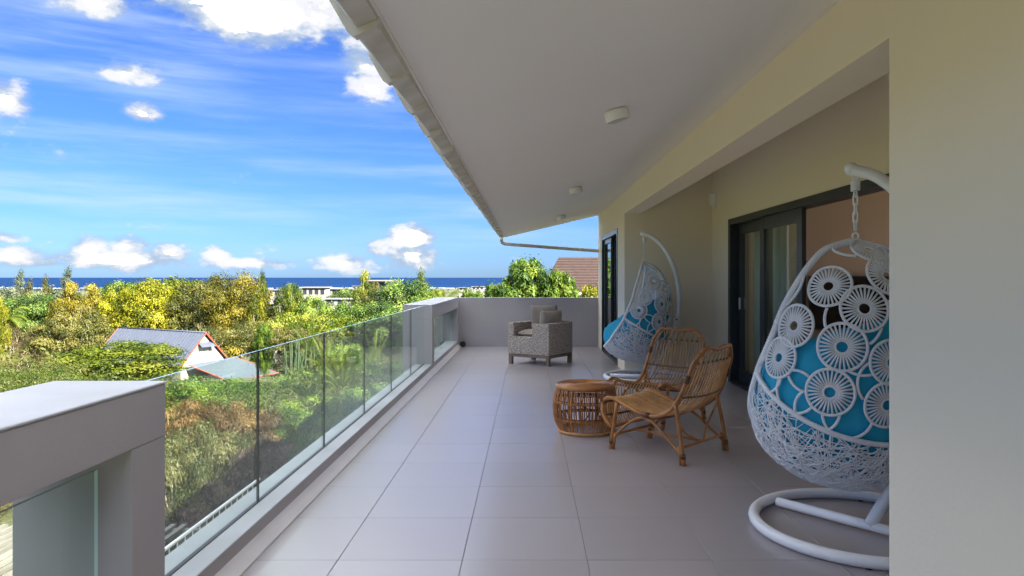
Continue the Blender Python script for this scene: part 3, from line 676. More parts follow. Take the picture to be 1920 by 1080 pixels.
# ------------------------------------------------------------------ rattan lounge chairs
def make_rattan_chair():
    t = thing('rattan_chair', 'x', 'chair'); RT, RP, RD = MAT['rattan'], MAT['rattan_pale'], MAT['rattan_dark']
    prof = catmull([(-0.445, 0.815), (-0.400, 0.68), (-0.345, 0.54), (-0.275, 0.42), (-0.165, 0.335), (-0.03, 0.315), (0.12, 0.345), (0.26, 0.395), (0.345, 0.405), (0.395, 0.365), (0.405, 0.30), (0.375, 0.225), (0.325, 0.175)], 90)
    u = np.linspace(0, 1, 90); hw = np.interp(u, [0, .06, .2, .42, .6, .85, 1], [.235, .285, .305, .285, .275, .275, .265])
    def side(s, dz=0.0): return np.stack([prof[:, 0], s * hw, prof[:, 1] + dz], 1)
    # frame: one tube down each side, over a wavy crest, and one across the front curl
    ys = np.linspace(-1, 1, 31); top = [(-0.447 - 0.012 * cos(y * pi / 2), y * 0.235, 0.838 - 0.020 * (0.5 + 0.5 * cos(y * pi * 2)) * (abs(y) < .75) + 0.008 * (1 - abs(y))) for y in ys]
    path = np.vstack([side(-1)[::-1][:-3], catmull([side(-1)[3], *top[2:-2:3], side(1)[3]], 40), side(1)[3:]])
    fr_ = MB().tube(path, 0.0155, 10); fr_ = fr_.build('frame', RT, t, True)
    MB().tube([(prof[-1, 0], y, prof[-1, 1]) for y in (-.265, 0, .265)], 0.013, 8).build('front_rail', RT, fr_, True)
    n = 17
    for k in range(n):
        f = -1 + 2 * (k + 0.5) / n; P = np.stack([prof[4:, 0] - 0.004, f * hw[4:] * 0.95, prof[4:, 1] - 0.012 * (1 - f * f)], 1)
        P[:, 0] -= np.interp(u[4:], [0, .25, .5], [0.03, 0.035, 0]) * (1 - f * f)
        MB().tube(P[::2], 0.0062, 6).build('slat', RP, t, True)
    for k in range(8):                              # forked ends under the crest
        f = -0.82 + 1.64 * k / 7; y = f * 0.26; x = -0.43 - 0.03 * (1 - f * f)
        for s in (-1, 1): MB().tube(catmull([(x + .028, y, 0.735), (x + .012, y + s * 0.010, 0.785), (x - .006, y + s * 0.026, 0.822)], 8), 0.0048, 6).build('fork', RP, t, True)
        MB().tube([(x + .027, y, 0.728), (x + .022, y, 0.746)], 0.0095, 8).build('binding', RD, t, True)
    def cross(i, r, drop, name='cross_binding', tw=True):
        y = np.linspace(-1, 1, 60); P = np.stack([np.full(60, prof[i, 0]) - np.interp(u[i], [0, .25, .5], [0.03, 0.035, 0]) * (1 - y * y) - 0.004, y * hw[i], prof[i, 1] - drop - 0.012 * (1 - y * y)], 1)
        MB().tube(P, r + (0.003 * (np.arange(60) % 2) if tw else 0), 7).build(name, RD, t, True)
    cross(18, 0.007, 0.0); cross(34, 0.014, 0.008); cross(37, 0.012, 0.010); cross(49, 0.008, 0.010); cross(64, 0.007, 0.012); cross(78, 0.007, 0.0)
    legs = []
    for s in (-1, 1):
        F = [(0.335, s * 0.262, 0.0), (0.300, s * 0.275, 0.16), (0.255, s * 0.285, 0.375)]; B = [(-0.365, s * 0.315, 0.0), (-0.335, s * 0.312, 0.18), (-0.285, s * 0.302, 0.435)]
        for P in (F, B):
            MB().tube(catmull(P, 12), 0.0165, 10).build('leg', RT, t, True)
            q = np.array(P[0]); d = unit(np.array(P[1]) - q)
            MB().tube([q + d * 0.05 + (0, 0, 0), q + d * 0.085], 0.0215, 10).build('binding', RD, t, True)
            inn = np.array([-0.026 if q[0] > 0 else 0.026, 0, 0])
            MB().tube([q + inn, q + d * 0.14 + inn * 0.9], 0.012, 8).build('leg_splint', RT, t, True)
        arch = catmull([(0.305, s * 0.270, 0.085), (0.22, s * 0.275, 0.175), (0.10, s * 0.280, 0.262), (0.0, s * 0.282, 0.290), (-0.10, s * 0.288, 0.258), (-0.22, s * 0.300, 0.165), (-0.325, s * 0.310, 0.085)], 30)
        MB().tube(arch, 0.0115, 8).build('side_arch', RT, t, True)
        MB().tube(catmull([(-0.30, s * 0.300, 0.40), (-0.27, s * 0.18, 0.22), (-0.33, s * 0.02, 0.12)], 14), 0.009, 8).build('back_brace', RT, t, True)
        for i, rad in ((36, .021), (64, .020), (9, .020)): 
            p = side(s)[i]; q = side(s)[i + 3]; MB().tube([p, q], rad, 10).build('binding', RD, t, True)
    MB().tube([(0.305, -0.268, 0.115), (0.305, 0.268, 0.115)], 0.011, 8).build('stretcher', RT, t, True)
    MB().tube([(-0.338, -0.31, 0.125), (-0.338, 0.31, 0.125)], 0.011, 8).build('stretcher', RT, t, True)
    MB().tube([(0.29, 0, 0.118), (-0.33, 0, 0.125)], 0.010, 8).build('stretcher', RT, t, True)
    return t
rc = make_rattan_chair()
for k, (x, y, fx, fy, lb) in enumerate([(1.075, 5.60, -0.72, 0.69, 'honey rattan lounge chair turned away, in front of the other one'),
                                        (1.21, 6.76, -0.66, -0.75, 'honey rattan lounge chair with wavy crest, behind the other beside the drum table')]):
    o = rc if k == 0 else copy_tree(rc); o.location = (x, y, 0.001); o.rotation_euler = (0, 0, math.atan2(fy, fx)); o['label'] = lb; o['group'] = 'rattan lounge chairs'

# ------------------------------------------------------------------ rattan drum table
tb = thing('drum_table', 'round barrel-shaped rattan side table with ringed top', 'table', (0.50, 6.28, 0.001))
def circ(R_, z, n=64): return [(R_ * cos(a), R_ * sin(a), z) for a in np.linspace(0, 2 * pi, n, endpoint=False)]
MB().tube(circ(0.246, 0.405), 0.021, 10, closed=True).build('top_rim', MAT['rattan'], tb, True)
MB().tube(circ(0.232, 0.018), 0.017, 10, closed=True).build('bottom_rim', MAT['rattan_pale'], tb, True)
tt = MB(); tt.lathe([(0, 0.408), (0.235, 0.408), (0.235, 0.416), (0, 0.416)], 48); tp = tt.build('table_top', MAT['rattan_dark'], tb)
for k in range(11): MB().tube(circ(0.018 + 0.0205 * k, 0.4175, 48), 0.0082, 7, closed=True).build('ring_cane', MAT['rattan'], tp, True)
cp = catmull([(0.232, 0.02), (0.268, 0.10), (0.283, 0.21), (0.272, 0.32), (0.244, 0.40)], 14); cane = MB().tube([(r_, 0, z) for r_, z in cp], 0.0052, 6).mesh('cane', True); cane.materials.append(MAT['rattan'])
thick = MB().tube([(r_ - .008, 0, z) for r_, z in cp], 0.011, 8).mesh('cane', True); thick.materials.append(MAT['rattan'])
for k in range(66):
    a = 2 * pi * k / 66; obj('cane', thick if k % 11 == 0 else cane, None, tb, (0, 0, 0), a + (0.012 if k % 2 else -0.012))
for z, R_, r_ in ((0.13, 0.268, .0085), (0.145, .270, .006), (0.275, 0.272, .0085), (0.29, .270, .006), (0.345, .258, .005)): MB().tube(circ(R_, z), r_, 7, closed=True).build('hoop', MAT['rattan_dark'] if r_ < .008 else MAT['rattan'], tb, True)
for k in range(6):
    a = 2 * pi * k / 6 + .2; lp = [(0.262 * cos(a + 0.36 * sin(b)), 0.262 * sin(a + 0.36 * sin(b)), 0.21 + 0.075 * cos(b)) for b in np.linspace(0, 2 * pi, 30, endpoint=False)]
    MB().tube(lp, 0.006, 6, closed=True).build('loop', MAT['rattan_dark'], tb, True)

# ------------------------------------------------------------------ wicker armchair
def wicker(mb, o, uu, vv, nn, w, h, ph=0):
    o, uu, vv, nn = map(np.asarray, (o, uu, vv, nn)); ru, rv = 0.030, 0.0165; nu = max(8, int(w / ru * 5)); nv = max(8, int(h / rv * 4)); v = []
    for j in range(nv + 1):
        for i in range(nu + 1):
            a = w * i / nu; b = h * j / nv; row = int(b / rv + ph); fv = (b / rv + ph) % 1.0
            bul = math.sqrt(max(0, 1 - (2 * fv - 1) ** 2)); wv_ = cos(pi * a / ru + pi * row); e = min(1, min(a, w - a, b, h - b) / 0.01)
            v.append(o + uu * a + vv * b + nn * e * (0.007 * bul * (0.35 + 0.65 * wv_) + 0.0022 * sin(37 * row + 11 * a)))
    f = [(j * (nu + 1) + i, j * (nu + 1) + i + 1, (j + 1) * (nu + 1) + i + 1, (j + 1) * (nu + 1) + i) for j in range(nv) for i in range(nu)]
    mb.add(v, f)
def wbox(x0, x1, y0, y1, z0, z1):
    mb = MB(); wicker(mb, (x0, y0, z0), (1, 0, 0), (0, 0, 1), (0, -1, 0), x1 - x0, z1 - z0); wicker(mb, (x1, y1, z0), (-1, 0, 0), (0, 0, 1), (0, 1, 0), x1 - x0, z1 - z0)
    wicker(mb, (x0, y1, z0), (0, -1, 0), (0, 0, 1), (-1, 0, 0), y1 - y0, z1 - z0); wicker(mb, (x1, y0, z0), (0, 1, 0), (0, 0, 1), (1, 0, 0), y1 - y0, z1 - z0)
    wicker(mb, (x0, y0, z1), (1, 0, 0), (0, 1, 0), (0, 0, 1), x1 - x0, y1 - y0); mb.add([(x0, y0, z0), (x1, y0, z0), (x1, y1, z0), (x0, y1, z0)], [(0, 3, 2, 1)]); return mb
# local x runs along the front from the near corner to the left corner, local y goes back
AC = np.array([0.308, 10.80]); ac_rot = math.atan2(0.42, -0.64)
ac = thing('wicker_armchair', 'boxy grey wicker armchair on a low wooden frame before the end wall', 'armchair', (AC[0], AC[1], 0.001), ac_rot)
WB, DB = 0.75, 0.72                            # size along front, depth (depth goes to local -y)
def aw(name, *a): return wbox(*a).build(name, MAT['wicker'], ac, True)
aw('base', 0.081, WB - 0.10, -0.64, -0.081, 0.165, 0.415)
aw('side', 0.0, 0.08, -DB, 0.0, 0.165, 0.645)
aw('front_return', 0.081, 0.30, -0.08, 0.0, 0.165, 0.635)
aw('front_panel', 0.301, WB - 0.10, -0.08, 0.0, 0.165, 0.43)
aw('arm', WB - 0.099, WB, -DB, 0.0, 0.165, 0.645)
aw('back', 0.081, WB - 0.10, -DB, -0.641, 0.165, 0.66)
lw = MAT['leg_wood']
for (x, y) in ((0.002, -0.062), (WB - 0.062, -0.062), (0.002, -DB + 0.002), (WB - 0.062, -DB + 0.002)): MB().box(x, x + 0.06, y, y + 0.06, 0, 0.160, bev=0.004).build('leg', lw, ac)
for a in ((0.062, WB - 0.062, -0.05, -0.006, 0.115, 0.162), (0.062, WB - 0.062, -DB + .006, -DB + 0.05, 0.115, 0.162), (0.006, 0.05, -DB + .062, -0.062, 0.115, 0.162), (WB - 0.05, WB - .006, -DB + .062, -0.062, 0.115, 0.162)):
    MB().box(*a, bev=0.003).build('rail', lw, ac)
def pillow(w, h, d, seed):
    r_ = np.random.default_rng(seed); n = 26; v = []; f = []
    for sgn in (1, -1):
        for j in range(n):
            for i in range(n):
                a = -1 + 2 * i / (n - 1); b = -1 + 2 * j / (n - 1); e = (max(0, (1 - a ** 4)) * max(0, (1 - b ** 4))) ** 0.5
                pin = 1 - 0.05 * (1 - abs(a)) * (abs(b) ** 6) - 0.04 * (abs(b) < 2) * 0; wr = 0.006 * sin(7 * a + 3 * b + seed) * e
                v.append((a * w / 2 * (1 - 0.05 * (1 - b * b)* (abs(a) > .98)), sgn * (d / 2 * e + wr * 0.5), b * h / 2 * pin))
    for s in (0, 1):
        o = s * n * n
        for j in range(n - 1):
            for i in range(n - 1): q = (o + j * n + i, o + j * n + i + 1, o + (j + 1) * n + i + 1, o + (j + 1) * n + i); f.append(q if s else q[::-1])
    mb = MB(); mb.add(v, f); return mb
sc_ = pillow(WB - 0.19, 0.58, 0.13, 2); sc_.v = [(x, z, y) for x, y, z in sc_.v]
o = sc_.build('seat_cushion', MAT['linen'], ac, True); o.location = (0.365, -0.35, 0.475)
R2 = lambda a: np.array([[cos(a), -sin(a)], [sin(a), cos(a)]])
def in_chair(x, y): p = R2(ac_rot) @ np.array([x, y]); return AC[0] + p[0], AC[1] + p[1]
for k, (x, y, z, w, h, tilt, yaw, lb) in enumerate([(0.19, -0.36, 0.680, 0.38, 0.32, -8, 62, 'taupe linen pillow in the wicker armchair, the nearer and lower of two'), (0.37, -0.46, 0.725, 0.44, 0.40, -12, 24, 'taupe linen pillow standing taller at the back of the wicker armchair')]):
    X_, Y_ = in_chair(x, y); p = pillow(w, h, 0.17, 5 + k).build('pillow', MAT['linen'], None, True); p.location = (X_, Y_, z)
    p.rotation_euler = (radians(tilt), 0, ac_rot + radians(yaw)); tag(p, lb, 'pillow', 'taupe pillows in the armchair')
# ------------------------------------------------------------------ foliage meshes
def leaf_mesh(name, pos, nrm, size, aspect, tint, mat, updir=None, seed=0):
    r = np.random.default_rng(seed); n = len(pos); nrm = nrm / (np.linalg.norm(nrm, axis=1)[:, None] + 1e-9)
    t = r.normal(size=(n, 3)) if updir is None else np.asarray(updir) + r.normal(size=(n, 3)) * 0.45
    t -= nrm * np.sum(t * nrm, 1)[:, None]; t /= np.linalg.norm(t, axis=1)[:, None] + 1e-9
    b = np.cross(nrm, t); L_ = size[:, None] * 0.5; Wd = L_ * aspect
    v = np.empty((n, 4, 3)); v[:, 0] = pos - t * L_; v[:, 1] = pos + b * Wd + t * L_ * 0.15; v[:, 2] = pos + t * L_ - nrm * L_ * 0.25; v[:, 3] = pos - b * Wd + t * L_ * 0.15
    return quad_mesh(name, v.reshape(-1, 3), n, np.repeat(tint, 4), mat)
def quad_mesh(name, v, n, tint, mat):
    me = bpy.data.meshes.new(name); me.vertices.add(4 * n); me.vertices.foreach_set('co', v.astype(np.float32).ravel())
    me.loops.add(4 * n); me.loops.foreach_set('vertex_index', np.arange(4 * n, dtype=np.int32))
    me.polygons.add(n); me.polygons.foreach_set('loop_start', np.arange(0, 4 * n, 4, dtype=np.int32)); me.update(calc_edges=True)
    at_ = me.attributes.new('tint', 'FLOAT', 'POINT'); at_.data.foreach_set('value', np.clip(tint, 0, 1).astype(np.float32))
    me.materials.append(mat); return me
def lobes_of(shape, n, seed):
    """lobe centres (unit-height crown, width 1) and radii for the crown shapes"""
    r = np.random.default_rng(seed); C = []; tries = 0
    while len(C) < n and tries < 9000:
        tries += 1; p = r.uniform(-1, 1, 3)
        if shape == 'round': ok = 0.30 < np.linalg.norm(p) < 0.88; q = p * (0.5, 0.5, 0.5) + (0, 0, 0.5); rad = r.uniform(.10, .19)
        elif shape == 'umbrella': ok = np.hypot(p[0], p[1]) < 0.9 and p[2] > 0.2 - 0.4 * np.hypot(p[0], p[1]) and np.linalg.norm(p * (1, 1, .9)) < 0.95; q = p * (0.5, 0.5, 0.36) + (0, 0, 0.62); rad = r.uniform(.08, .15)
        elif shape == 'tall': ok = np.linalg.norm(p) < 0.92 and abs(p[2]) < .98; q = p * (0.42, 0.42, 0.5) + (0, 0, 0.5); rad = r.uniform(.08, .17)
        elif shape == 'cone': w = 0.06 + 0.44 * (1 - (p[2] + 1) / 2) ** .8; ok = np.hypot(p[0], p[1]) < 1; q = np.array([p[0] * w, p[1] * w, (p[2] + 1) / 2]); rad = r.uniform(.06, .12)
        else: ok = np.linalg.norm(p) < 0.95 and p[2] > -0.5; q = p * (0.5, 0.5, 0.55) + (0, 0, 0.38); rad = r.uniform(.10, .2)      # shrub
        if ok and all(np.linalg.norm(q - c[0]) > (0.40 if shape == 'cone' else 0.63) * (rad + c[1]) for c in C): C.append((q, rad))
    return C
def crown_points(shape, w, h, z0, nl, nleaf, seed, fuzz=0.35, droop=0.0):
    r = np.random.default_rng(seed); C = lobes_of(shape, nl, seed); P = []; Nn = []; T = []
    wt = np.array([c[1] ** 2 for c in C]); cnt = (wt / wt.sum() * nleaf).astype(int)
    for (c, rad), k in zip(C, cnt):
        d = r.normal(size=(k, 3)); d /= np.linalg.norm(d, axis=1)[:, None]; d[:, 2] = np.where(d[:, 2] < -0.35, -d[:, 2] * 0.6, d[:, 2])
        rr_ = rad * (1 - fuzz * r.random(k) ** 1.5 + 0.16 * r.normal(size=k)); lob = 1 + 0.22 * np.sin(d[:, 0] * 7 + c[0] * 40) * np.sin(d[:, 1] * 6 + c[1] * 30) * np.sin(d[:, 2] * 6 + 2)
        p = c + d * (rr_ * lob)[:, None]; P.append(p); Nn.append(d + r.normal(size=(k, 3)) * 0.42 + (0, 0, 0.2)); T.append(np.full(k, 0.44 + 0.34 * r.normal()) + 0.13 * r.normal(size=k))  # random clump colour, its spread widened to stand in for shaded gaps
    P = np.vstack(P) * (w, w, h) + (0, 0, z0); return P, np.vstack(Nn), np.concatenate(T), [(c[0] * (w, w, h) + (0, 0, z0), c[1] * w) for c in C]
def trunk_mesh(name, ends, h0, r0, mat, seed, lean=0.0):
    r = np.random.default_rng(seed); mb = MB(); fork = np.array([lean * 0.3, 0, h0 * 0.75])
    mb.tube(catmull([(0, 0, -1.2), (0.04 * h0 * r.normal(), 0.04 * h0 * r.normal(), h0 * 0.3), fork], 8), np.linspace(r0, r0 * .72, 8), 8)
    for e in ends:
        m = fork + (e - fork) * 0.5 + r.normal(size=3) * 0.06 * np.linalg.norm(e - fork) + (0, 0, 0.05 * h0)
        mb.tube(catmull([fork - (0, 0, .05), m, e], 7), np.linspace(r0 * 0.5, r0 * 0.10, 7), 5)
    me = mb.mesh(name, True); me.materials.append(mat); return me
bark = material('grey_bark', (0.20, 0.165, 0.12), (0.10, 0.08, 0.055), 0.9, 4, stretch=(1, 1, .3)); pale_bark = material('pale_bark', (0.42, 0.38, 0.31), (0.24, 0.21, 0.16), 0.85, 3, stretch=(1, 1, .3))
LM = {
 'yellow': leafmat('yellow_leaves', [(.045, .062, .006), (.125, .138, .006), (.215, .212, .008), (.27, .26, .02)]),
 'gold': leafmat('golden_olive_leaves', [(.045, .05, .008), (.105, .10, .010), (.185, .155, .015), (.23, .19, .02)]),
 'olive': leafmat('olive_leaves', [(.025, .034, .010), (.058, .066, .016), (.105, .105, .025), (.15, .14, .04)]),
 'dark': leafmat('dark_glossy_leaves', [(.016, .040, .010), (.035, .078, .014), (.065, .125, .02), (.15, .21, .05)], 0.22, 0.6, 0.1, 0.012),
 'mid': leafmat('mid_green_leaves', [(.03, .065, .012), (.065, .125, .018), (.12, .19, .025), (.20, .27, .04)]),
 'lime': leafmat('lime_leaves', [(.022, .055, .005), (.052, .105, .008), (.10, .165, .012), (.16, .215, .03)], 0.42),
 'acacia': leafmat('acacia_leaves', [(.028, .05, .006), (.068, .098, .008), (.12, .148, .012), (.17, .185, .025)]),
 'brown': leafmat('dry_brown_leaves', [(.045, .034, .016), (.08, .06, .028), (.125, .098, .045), (.15, .13, .06)], 0.25),
 'straw': leafmat('straw_leaves', [(.034, .045, .013), (.066, .074, .024), (.11, .112, .040), (.165, .16, .07)], 0.3),
 'rust': leafmat('rusty_dead_leaves', [(.055, .035, .014), (.10, .062, .022), (.17, .10, .035), (.20, .145, .06)], 0.3),
 'plum': leafmat('plum_leaves', [(.05, .035, .03), (.10, .065, .06), (.17, .12, .10), (.22, .19, .11)], 0.25),
 'pine': leafmat('casuarina_needles', [(.035, .050, .030), (.06, .085, .05), (.10, .125, .075), (.16, .18, .11)], 0.2),
 'fern': leafmat('feathery_green_leaves', [(.018, .048, .007), (.045, .105, .013), (.09, .17, .02), (.16, .24, .045)], 0.35),
 'palm': leafmat('palm_leaves', [(.03, .06, .008), (.065, .105, .012), (.13, .165, .018), (.21, .22, .035)], 0.3, 0.6, 0.1, 0.012),
}
SP = {}      # species: crown mesh, trunk mesh, size it was made at
def species(key, shape, w, h, z0, nl, nleaf, ls, asp, lm, r0, seed, bk=bark, fuzz=.35, up=None, ends=10):
    P, Nn, T, C = crown_points(shape, w, h, z0, nl, nleaf, seed, fuzz); r = np.random.default_rng(seed + 50)
    sz = ls * r.uniform(0.55, 1.35, len(P)); me = leaf_mesh(key + '_crown', P, Nn, sz, asp, T, LM[lm], up, seed)
    sel = [C[i][0] for i in np.random.default_rng(seed).choice(len(C), min(ends, len(C)), replace=False)]
    SP[key] = (me, trunk_mesh(key + '_trunk', sel, max(z0 + h * .25, .4), r0, bk, seed), w, z0 + h)
species('broad', 'round', 12, 10.5, 2.5, 70, 24000, .36, .5, 'yellow', .32, 1)
species('broad_b', 'round', 12, 11.5, 2.0, 80, 24000, .34, .45, 'gold', .32, 2)
species('loose', 'tall', 9, 12, 3, 50, 18000, .38, .34, 'olive', .26, 3, pale_bark, .6, (0, 0, -1), 18)
species('loose_b', 'tall', 8, 12, 3.0, 40, 14000, .38, .34, 'gold', .24, 4, pale_bark, .6, (0, 0, -1), 18)
species('dense', 'round', 9, 8, 1.5, 80, 30000, .25, .45, 'dark', .28, 5)
species('dense_b', 'round', 9, 8, 1.2, 60, 16000, .34, .5, 'mid', .26, 6)
species('umbrella', 'umbrella', 10, 4.6, 1.2, 80, 19000, .22, .45, 'acacia', .16, 7, bark, .5, None, 16)
species('umbrella_b', 'umbrella', 10, 5, 1.0, 70, 19000, .20, .4, 'acacia', .16, 8, bark, .55, None, 16)
species('needle', 'cone', 6, 11, 1.5, 60, 9500, .50, .12, 'pine', .20, 9, bark, .9, (0, 0, 1), 12)
species('lime', 'round', 5, 5.6, 5, 60, 13000, .34, .40, 'lime', .16, 10, bark, .35)
species('shrub', 'shrub', 3.2, 2.6, 0.1, 36, 15000, .115, .36, 'fern', .05, 11, bark, .25)
species('shrub_b', 'shrub', 3.2, 2.4, 0.1, 40, 14000, .11, .36, 'mid', .05, 12)
species('dry', 'shrub', 3.2, 2.8, 0.1, 34, 16000, .13, .22, 'straw', .05, 13, pale_bark, .4, (0, 0, -1), 30)
species('dry_b', 'shrub', 3.0, 2.4, 0.1, 30, 12000, .13, .24, 'plum', .04, 14, bark, .4, (0, 0, -1), 26)
species('bare', 'shrub', 7, 5.5, .6, 50, 9000, .22, .20, 'brown', .13, 15, pale_bark, .9, None, 30)
def frond_set(n, L_, droop, width, seed, pairs=26, up0=0.9, mat='palm'):
    r = np.random.default_rng(seed); V_ = []; T = []
    for k in range(n):
        a = 2 * pi * k / n + r.uniform(-.2, .2); e = up0 * r.uniform(0.15, 1.1); tn = r.uniform(.2, .9); hd = np.array([cos(a), sin(a), 0]); sd = np.array([-sin(a), cos(a), 0]); p = np.zeros(3); ang = e
        for i in range(pairs):
            s = i / pairs; dirv = hd * cos(ang) + np.array([0, 0, 1]) * sin(ang); q = p + dirv * L_ / pairs; ang -= droop / pairs * (0.5 + 1.2 * s)
            V_ += [p - sd * .012 * L_ * .4, p + sd * .012 * L_ * .4, q + sd * .010 * L_ * .4, q - sd * .010 * L_ * .4]; T += [tn + .2] * 4
            lw_ = width * (sin(pi * min(1, s * .92 + .08)) ** .6)
            for sg in (-1, 1):
                tip = p + sd * sg * lw_ * .85 + dirv * lw_ * .5 - np.array([0, 0, 1]) * lw_ * .30; m = (p + tip) / 2 + np.array([0, 0, .05 * lw_]); wd = dirv * L_ / pairs * .42
                V_ += [p, m - wd, tip, m + wd]; T += [tn + r.uniform(-.12, .12)] * 4
            p = q
    V_ = np.array(V_); return V_, np.array(T)
def palm_species(key, trunk_h, n, L_, droop, width, seed, up0=.9, r0=.14):
    V_, T = frond_set(n, L_, droop, width, seed, up0=up0); V_ = V_ + (0, 0, trunk_h); me = quad_mesh(key + '_crown', V_, len(V_) // 4, T, LM['palm'])
    mb = MB(); mb.tube(catmull([(0, 0, -1), (.1, 0, trunk_h * .5), (0, 0, trunk_h + .05)], 16), r0 * (1 + .12 * (np.arange(16) % 2)), 9); tm = mb.mesh(key + '_trunk', True); tm.materials.append(bark)
    SP[key] = (me, tm, 2 * L_ * .8, trunk_h + L_ * .55)
palm_species('palm', 5.0, 18, 3.2, 1.5, .75, 21); palm_species('cycad', 0.5, 26, 1.6, .9, .22, 22, 1.2, .12); palm_species('banana', 1.0, 9, 2.6, .7, .38, 23, 1.35, .14)
def column_cactus():
    mb = MB(); r = np.random.default_rng(31)
    for k in range(22):
        x, y = r.normal(size=2) * .8; hgt = r.uniform(1.8, 4.2); rad = r.uniform(.09, .14); pts = [(x, y, -0.5), (x + r.normal() * .06, y + r.normal() * .06, hgt * .5), (x + r.normal() * .15, y + r.normal() * .15, hgt)]
        mb.tube(catmull(pts, 12), np.concatenate([np.full(9, rad), [rad * .95, rad * .75, rad * .25]]), 6)
        if r.random() > .4:
            s = r.choice([-1, 1]); mb.tube(catmull([(x, y, hgt * .45), (x + s * .35, y, hgt * .5), (x + s * .42, y, hgt * .85)], 8), np.array([rad * .8] * 7 + [rad * .3]), 6)
    me = mb.mesh('cactus_stems', False); me.materials.append(material('cactus_skin', (.05, .085, .03), (.03, .05, .018), .6, 2)); return me
